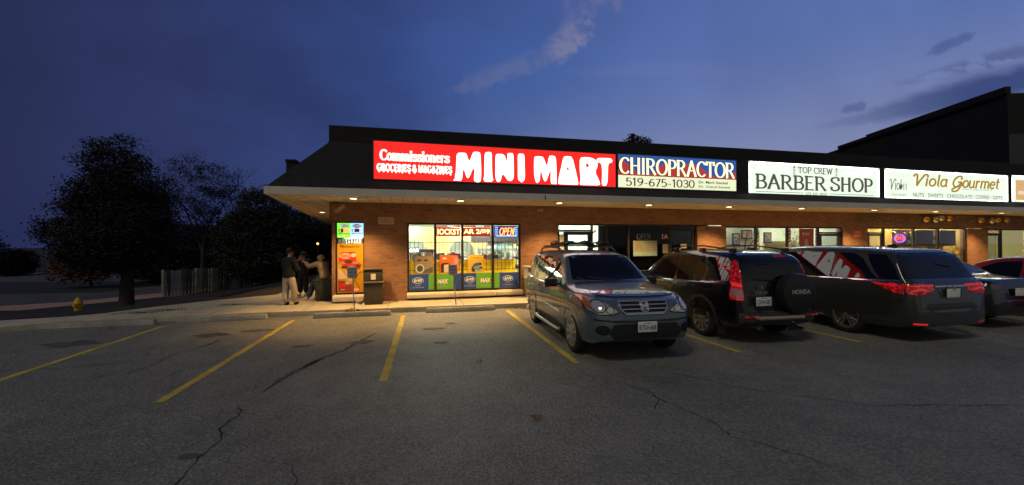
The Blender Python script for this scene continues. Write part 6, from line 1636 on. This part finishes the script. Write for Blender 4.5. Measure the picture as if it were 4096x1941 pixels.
psign(.88, 11.42, -.09, 'blue grey MINI MART PARKING ONLY sign in front of the wide shop window', .235, .29, 1.10)
# rubble at the foot of the first post
for i, (dx_, dy_, s_) in enumerate([(-.10, -.16, .07), (.03, -.20, .06), (.13, -.13, .055), (-.02, -.10, .08)]):
    rr = random.Random(i); bm = bmesh.new(); bmesh.ops.create_icosphere(bm, subdivisions=2, radius=s_)
    for v in bm.verts: v.co *= rr.uniform(.75, 1.15); v.co.z *= .7
    me = bpy.data.meshes.new('rock'); bm.to_mesh(me); bm.free(); me.materials.append(mat('rock', (.16, .14, .11), .9))
    o = bpy.data.objects.new('rock', me); COL.objects.link(o); o.location = (-1.77 + dx_, 11.34 + dy_ - .1, .11 + s_ * .3)
    tag(o, 'rough lump of stone at the foot of the first parking sign post', 'rock', 'stones round the first sign post')
# wheel stops
WS = [(-8.25, -5.96, 10.80, 'pale low wheel stop furthest left'), (-5.64, -3.72, 10.98, 'long concrete wheel stop second from the left'), (-2.66, -.80, 10.82, 'concrete wheel stop in front of the magazines window'), (.04, 1.92, 10.98, 'concrete wheel stop in front of the wide shop window'), (2.78, 4.66, 10.95, 'concrete wheel stop behind the grey car'), (5.3, 7.1, 10.95, 'concrete wheel stop in front of the black car'), (8.0, 9.8, 10.95, 'concrete wheel stop in front of the minivan'), (10.6, 12.4, 10.95, 'concrete wheel stop in front of the black sedan'), (13.2, 15.0, 10.95, 'concrete wheel stop in front of the red sedan')]
for a, b, y, lb in WS:
    w_ = (b - a) / 2; m = MB()
    m.add([(-w_, 0, 0), (w_, 0, 0), (w_, .16, 0), (-w_, .16, 0), (-w_ + .04, .03, .12), (w_ - .04, .03, .12), (w_ - .04, .13, .12), (-w_ + .04, .13, .12)], [(3, 2, 1, 0), (4, 5, 6, 7), (0, 1, 5, 4), (1, 2, 6, 5), (2, 3, 7, 6), (3, 0, 4, 7)])
    for x in (-.6, .6): m.box(x - .012, x + .012, .07, .094, .1205, .13)
    o = m.build('wheel_stop', M_stop, bevel=.014); o.location = ((a + b) / 2, y, .001)
    tag(o, lb, 'wheel stop', 'concrete wheel stops along the kerb')
# hydrant
t = thing('fire_hydrant', 'small yellow fire hydrant by the road at the left', 'hydrant', (-10.62, 15.5, -.46), 0)
m = MB(); m.lathe([(0, 0), (.14, 0), (.14, .04), (.095, .06), (.09, .42), (.115, .44), (.115, .48), (.10, .50), (.085, .57), (.05, .62), (0, .63)], 20)
m.build('barrel', mat('hydrant_yellow', (.55, .40, .01), .55), t, smooth=True, ang=40)
for nm, a in (('side_nozzle', 0), ('side_nozzle', PI), ('front_nozzle', -PI / 2)):
    m = MB(); m.tube([(0, 0, .38), (math.cos(a) * .13, math.sin(a) * .13, .38)], .04, 12); m.build(nm, mat('hydrant_red', (.5, .12, .02), .5) if nm == 'front_nozzle' else mat('hydrant_yellow', (.55, .40, .01), .55), t, smooth=True)
m = MB(); m.lathe([(.025, .63), (.025, .67), (0, .67)], 6); m.build('top_nut', mat('hydrant_yellow', (.55, .40, .01), .55), t)
# wood fence
t = thing('board_fence', 'weathered vertical board fence behind the walk', 'fence', (0, 0, 0), 0)
F0, F1 = Vector((-12.5, 23.4)), Vector((-10.1, 27.4)); L_ = (F1 - F0).length; d = (F1 - F0) / L_; m = MB(); random.seed(3)
M_fb = mat('fence_board', (.26, .26, .19), .9, var=.5, vscale=3)
s_ = 0
while s_ < L_:
    p = F0 + d * s_; q = F0 + d * (s_ + .125); h = .56 + random.uniform(-.04, .04); n_ = Vector((-d.y, d.x)) * random.uniform(.015, .03)
    m.add([(p.x, p.y, -.72), (q.x, q.y, -.72), (q.x + n_.x, q.y + n_.y, -.72), (p.x + n_.x, p.y + n_.y, -.72), (p.x, p.y, h), (q.x, q.y, h), (q.x + n_.x, q.y + n_.y, h), (p.x + n_.x, p.y + n_.y, h)], [(3, 2, 1, 0), (4, 5, 6, 7), (0, 1, 5, 4), (1, 2, 6, 5), (2, 3, 7, 6), (3, 0, 4, 7)], (lambda g: (g, g, g * .76))(random.choice((.12, .22, .34, .46))))
    s_ += .165
m.build('boards', attr_mat('weathered_boards', 0, .9), t)
for k in range(4):
    p = F0 + d * (L_ * k / 3) + Vector((-d.y, d.x)) * .08; MB().box(p.x - .05, p.x + .05, p.y - .05, p.y + .05, -.72, .62).build('post', M_fb, t)
for z in (-.35, .3):
    n_ = Vector((-d.y, d.x)) * .035; m = MB(); m.add([(F0.x + n_.x, F0.y + n_.y, z), (F1.x + n_.x, F1.y + n_.y, z), (F1.x + 2.4 * n_.x, F1.y + 2.4 * n_.y, z), (F0.x + 2.4 * n_.x, F0.y + 2.4 * n_.y, z), (F0.x + n_.x, F0.y + n_.y, z + .08), (F1.x + n_.x, F1.y + n_.y, z + .08), (F1.x + 2.4 * n_.x, F1.y + 2.4 * n_.y, z + .08), (F0.x + 2.4 * n_.x, F0.y + 2.4 * n_.y, z + .08)], [(3, 2, 1, 0), (4, 5, 6, 7), (0, 1, 5, 4), (1, 2, 6, 5), (2, 3, 7, 6), (3, 0, 4, 7)]); m.build('rail', M_fb, t)
# far street lamp
t = thing('street_lamp', 'small far orange lamp on a thin post among the dark trees', 'street lamp', (-5.32, 22.8, -.72), 0)
m = MB(); m.tube([(0, 0, 0), (0, 0, 2.6)], [.04, .03], 8); m.build('post', M_black, t)
m = MB(); m.lathe([(.10, 2.66), (.07, 2.60), (.02, 2.57)], 10); m.lathe([(.11, 2.66), (.05, 2.72), (0, 2.73)], 10); m.build('lamp_shade', M_black, t)
m = MB(); m.lathe([(0, -.045), (.05, -.02), (.05, .03), (0, .05)], 10, c=(0, -.04, 2.60)); m.build('bulb', emis('orange_bulb', (1, .42, .05), 9), t, smooth=True)
# fallen leaves and litter
M_leaf = mat('dead_leaf', (.22, .11, .06), .9, var=.3)
random.seed(17)
LP = [(1.13, 4.06, .075)] + [(2.35 + random.random() * .95, 11.05 + random.random() * .2, random.uniform(.03, .06)) for i in range(20)] + [(-.6 + random.random() * .5, 11.16 + random.random() * .1, .03) for i in range(8)]
for i, (x, y, s_) in enumerate(LP):
    a0 = random.uniform(0, 6.3); n = 9; m = MB()
    ring = [(s_ * (1 if j % 2 else .6) * math.cos(a0 + 2 * PI * j / n), s_ * (1 if j % 2 else .6) * math.sin(a0 + 2 * PI * j / n), random.uniform(.1, .5) * s_) for j in range(n)]
    m.add(ring + [(0, 0, .004)] + [(p[0], p[1], p[2] - .003) for p in ring] + [(0, 0, .001)], [(j, (j + 1) % n, n) for j in range(n)] + [(n + 1 + (j + 1) % n, n + 1 + j, 2 * n + 1) for j in range(n)])
    o = m.build('fallen_leaf', M_leaf); o.location = (x, y, .005)
    tag(o, 'lone brown curled leaf on the open asphalt' if i == 0 else ('brown dead leaf in the heap against the kerb beside the grey car' if i < 21 else 'brown dead leaf under the kerb between two wheel stops'), 'leaf', 'dead leaves on the asphalt')
m = MB(); m.lathe([(0, 0), (.05, 0), (.10, .09), (.09, .09), (.045, .01)], 9)
o = m.build('crumpled_cup', mat('paper_cup', (.6, .5, .38), .7)); o.location = fw(-.28, -.35, .131); tag(o, 'small crumpled pale paper cup on the walk by the dark litter bin', 'litter')
random.seed(8)
for i, (x, y) in enumerate([(-6.9, 11.9), (-6.4, 12.2), (-5.2, 12.9)]):
    m = MB()
    for k in range(160):
        a = random.uniform(0, 6.3); r_ = random.gauss(0, .22); px, py = r_ * math.cos(a) * 1.5, r_ * math.sin(a) * .4; h = random.uniform(.02, .06)
        m.add([(px, py, 0), (px + .012, py, 0), (px + random.uniform(-.02, .02), py, h)], [(0, 1, 2)])
    o = m.build('weeds', mat('weed_green', (.06, .12, .03), .9)); o.location = (x, y, .131); tag(o, 'patch of low weeds growing through the pale walk', 'weeds', 'weeds', 'stuff')

# ================================================================== BUILDINGS AND TREES BEHIND
c0 = Vector((32.9, 17.0)); dr = Vector((.304, .953)); nr = Vector((.953, -.304))
t = thing('tall_building', 'tall dark flat-roofed building rising behind the right end of the shops', 'building', (0, 0, 0))
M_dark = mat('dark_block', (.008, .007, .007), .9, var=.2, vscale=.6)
m = MB()
def wallbox(m, a, b, w_, z0, z1):
    d_ = (b - a).normalized(); n_ = Vector((d_.y, -d_.x)) * w_; P_ = [a, b, b + n_, a + n_]
    m.add([(p.x, p.y, z) for z in (z0, z1) for p in P_], [(3, 2, 1, 0), (4, 5, 6, 7), (0, 1, 5, 4), (1, 2, 6, 5), (2, 3, 7, 6), (3, 0, 4, 7)])
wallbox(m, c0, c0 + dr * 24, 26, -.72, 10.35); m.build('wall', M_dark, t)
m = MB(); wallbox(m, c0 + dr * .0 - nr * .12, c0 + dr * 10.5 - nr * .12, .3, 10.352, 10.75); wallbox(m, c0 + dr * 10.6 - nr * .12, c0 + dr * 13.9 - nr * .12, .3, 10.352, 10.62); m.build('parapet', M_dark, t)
m = MB(); wallbox(m, c0 + dr * -.01 + nr * 4, c0 + dr * -.06 + nr * 4, 4, 5, 8); m.build('window', mat('dark_pane', (.012, .014, .02), .1), t)
m = MB()
t = thing('chimney_stack', 'small dark chimney box rising above the side slope of the roof', 'chimney', (-4.62, 16.2, 3.35))
MB().box(-.16, .14, -.2, .2, 0, 1.44).build('stack', M_shing, t); MB().box(-.19, .17, -.23, .23, 1.442, 1.52).build('cap', M_dark, t)

def tree(name, label, loc, blobs, trunk, seed, leafcol, nleaf, ls=.11, group='trees', limbs=7, bare=False):
    """trunk: (height, r0); blobs: ellipsoids (x,y,z,rx,ry,rz) local that the limbs reach and the leaf sprays fill"""
    rr = random.Random(seed); t = thing(name, label, 'tree', loc, 0, group)
    m = MB(); H, r0 = trunk
    base_pts = [(0, 0, 0), (rr.uniform(-.05, .05), 0, H * .4), (rr.uniform(-.1, .1), rr.uniform(-.1, .1), H)]
    m.tube([(0, 0, -.1)] + base_pts, [r0 * 1.7, r0 * 1.15, r0, r0 * .75], 10)
    tips = []
    def grow(p, d_, L, r_, depth):
        q = p + d_ * L; mid = p.lerp(q, .5) + Vector((rr.uniform(-1, 1), rr.uniform(-1, 1), rr.uniform(-.3, .6))) * L * .09
        m.tube([p, mid, q], [r_, r_ * .8, r_ * .6], 6 if r_ > .03 else 4, cap=False); tips.append(q)
        if depth <= 0: return
        for k in range(rr.choice((2, 3))):
            nd = (d_ + Vector((rr.gauss(0, .55), rr.gauss(0, .55), rr.gauss(.12, .35)))).normalized()
            grow(q, nd, L * (rr.uniform(.55, .8) if bare else rr.uniform(.22, .38)), r_ * .58, depth - 1)
    top = Vector(base_pts[-1])
    for b in blobs:
        c = Vector(b[:3]); v = c - top * rr.uniform(.7, 1.0)
        st = Vector((0, 0, H * rr.uniform(.6, 1.0)))
        v = c - st
        grow(st, v.normalized(), v.length * (.45 if bare else .65), r0 * .5, 5 if bare else 2)
    m.build('trunk', mat('bark', (.030, .024, .020), .95, var=.3), t, smooth=True, ang=60)
    m = MB(); tot = sum(b[3] * b[4] * b[5] for b in blobs)
    for b in blobs:
        nc = max(4, int(nleaf / 26 * b[3] * b[4] * b[5] / tot))
        for _ in range(nc):
            while True:
                u_ = Vector((rr.uniform(-1, 1), rr.uniform(-1, 1), rr.uniform(-1, 1)))
                if .12 < u_.length < 1: break
            if rr.random() < .55: u_ = u_.normalized() * rr.uniform(.75, 1.08)
            c = Vector((b[0] + u_.x * b[3], b[1] + u_.y * b[4], b[2] + u_.z * b[5])); cs = rr.uniform(.12, .34) * (b[3] ** .4)
            for k in range(rr.randint(14, 38)):
                p = c + Vector([max(-1.3, min(1.3, rr.gauss(0, 1))) * k_ for k_ in (cs, cs, cs * .55)])
                a = Vector((rr.uniform(-1, 1), rr.uniform(-1, 1), rr.uniform(-.6, .6))).normalized(); q = a.orthogonal().normalized(); l = ls * rr.uniform(.6, 1.4)
                m.add([p - a * l * .5, p + q * l * .28, p + a * l * .5, p - q * l * .28], [(0, 1, 2, 3)])
    if nleaf: m.build('crown', leafcol, t)
    return t
M_lf = [mat('leaf_dark', (.007, .006, .006), .8, var=.5, vscale=1.2), mat('leaf_green', (.010, .017, .005), .8, var=.5, vscale=1.2), mat('leaf_red_lit', (.11, .030, .018), .8, var=.5, vscale=1.5)]  # the red leaf tone has red light put into its colour
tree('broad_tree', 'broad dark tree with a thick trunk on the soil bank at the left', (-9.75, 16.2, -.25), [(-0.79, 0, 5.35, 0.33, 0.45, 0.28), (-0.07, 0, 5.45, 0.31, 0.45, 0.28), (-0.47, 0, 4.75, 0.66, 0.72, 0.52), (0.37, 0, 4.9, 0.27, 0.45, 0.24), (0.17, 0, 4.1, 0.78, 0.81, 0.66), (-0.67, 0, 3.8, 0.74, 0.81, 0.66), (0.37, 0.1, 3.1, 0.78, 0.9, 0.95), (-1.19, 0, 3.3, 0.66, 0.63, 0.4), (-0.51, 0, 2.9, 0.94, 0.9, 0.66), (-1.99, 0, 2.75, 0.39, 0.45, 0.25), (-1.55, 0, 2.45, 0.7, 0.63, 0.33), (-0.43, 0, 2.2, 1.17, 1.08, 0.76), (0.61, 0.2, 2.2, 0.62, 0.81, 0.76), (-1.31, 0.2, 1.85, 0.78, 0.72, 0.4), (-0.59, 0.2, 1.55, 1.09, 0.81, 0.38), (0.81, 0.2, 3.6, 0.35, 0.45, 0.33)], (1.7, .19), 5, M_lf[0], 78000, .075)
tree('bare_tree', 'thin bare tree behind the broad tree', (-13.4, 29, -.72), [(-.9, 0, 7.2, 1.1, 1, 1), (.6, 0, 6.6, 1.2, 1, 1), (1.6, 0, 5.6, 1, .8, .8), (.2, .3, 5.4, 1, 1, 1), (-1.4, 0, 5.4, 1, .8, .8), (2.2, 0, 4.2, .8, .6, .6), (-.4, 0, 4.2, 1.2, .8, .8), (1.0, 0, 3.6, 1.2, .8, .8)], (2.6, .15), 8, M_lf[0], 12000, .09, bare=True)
tree('bushy_tree', 'dense green bushy tree left of the roof corner', (-8.7, 25.5, -.72), [(0, 0, 4.6, 1.3, 1.2, 1.2), (-.8, 0, 3.3, 1.5, 1.3, 1.2), (.9, 0, 3.4, 1.5, 1.3, 1.3), (0, 0, 1.8, 2.2, 1.5, 1.3)], (2.0, .2), 11, M_lf[1], 34000, .13)
tree('bushy_tree', 'dense dark bushy tree under the side soffit', (-6.2, 27.5, -.72), [(0, 0, 3.8, 1.5, 1.2, 1.2), (-.9, 0, 2.6, 1.6, 1.3, 1.2), (1.0, 0, 2.8, 1.6, 1.3, 1.3), (0, 0, 1.2, 2.4, 1.5, 1.2)], (2.0, .2), 12, M_lf[1], 30000, .13)
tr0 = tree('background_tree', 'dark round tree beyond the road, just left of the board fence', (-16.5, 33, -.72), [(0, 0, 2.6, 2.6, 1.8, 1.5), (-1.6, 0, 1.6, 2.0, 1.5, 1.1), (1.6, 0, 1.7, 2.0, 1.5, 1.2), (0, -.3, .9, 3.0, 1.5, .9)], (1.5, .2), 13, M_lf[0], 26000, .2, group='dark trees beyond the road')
for i, (x, y, rz, s_, lb) in enumerate([(-13.2, 36, 1, .9, 'dark tree behind the board fence'), (-15.6, 37.5, 3.9, 1.0, 'dark tree showing between the bare tree and the board fence'), (-9.5, 34, 2, 1.1, 'dark tree filling the gap behind the bushy trees'), (-21.5, 40, 3, .62, 'low dark tree behind the trunk of the broad tree'), (-28.5, 42, 4, .5, 'low dark tree beyond the road behind the red-lit shrub'), (-34.5, 44, 5, .55, 'low dark tree beyond the road near the left edge'), (-41.0, 46, 1.5, 1.15, 'taller dark tree cut by the left edge'), (-50, 50, 2.5, 1.5, 'dark tree outside the left edge'), (-5.4, 36, 2.2, 1.2, 'dark tree behind the street lamp'), (-2, 40, .4, 1.2, 'dark tree behind the shop corner')]):
    c = dup(tr0, (x, y, -.72), rz, lb); c.scale = (s_, s_, s_)
tree('red_lit_shrub', 'shrub beyond the hydrant at the left, red light put into its leaf colour', (-19.6, 29.5, -.72), [(0, 0, 1.2, 1.6, 1.0, .7), (-1.2, 0, .9, 1.0, .9, .6), (1.3, 0, 1.6, 1.2, .8, .8)], (.7, .08), 15, M_lf[2], 3500, .14)
tree('roof_top_tree', 'spiky treetop showing above the roof over the chiropractor sign', (16.6, 30, -.72), [(0, 0, 11.0, .5, .5, .5), (.1, 0, 10.45, .95, .8, .55), (.3, 0, 9.3, 1.5, 1.2, .8), (-.4, 0, 8.0, 2, 1.5, 1.2)], (7.5, .25), 16, M_lf[0], 14000, .2)
tree('roof_top_tree', 'low treetop showing above the roof over the barber shop sign', (42.6, 40, -.72), [(0, 0, 11.9, 1.7, 1.2, 1.0), (1.2, 0, 11.6, 1.0, 1, .9), (0, 0, 10.2, 2.5, 1.5, 1.2)], (9, .25), 17, M_lf[0], 4000, .3)
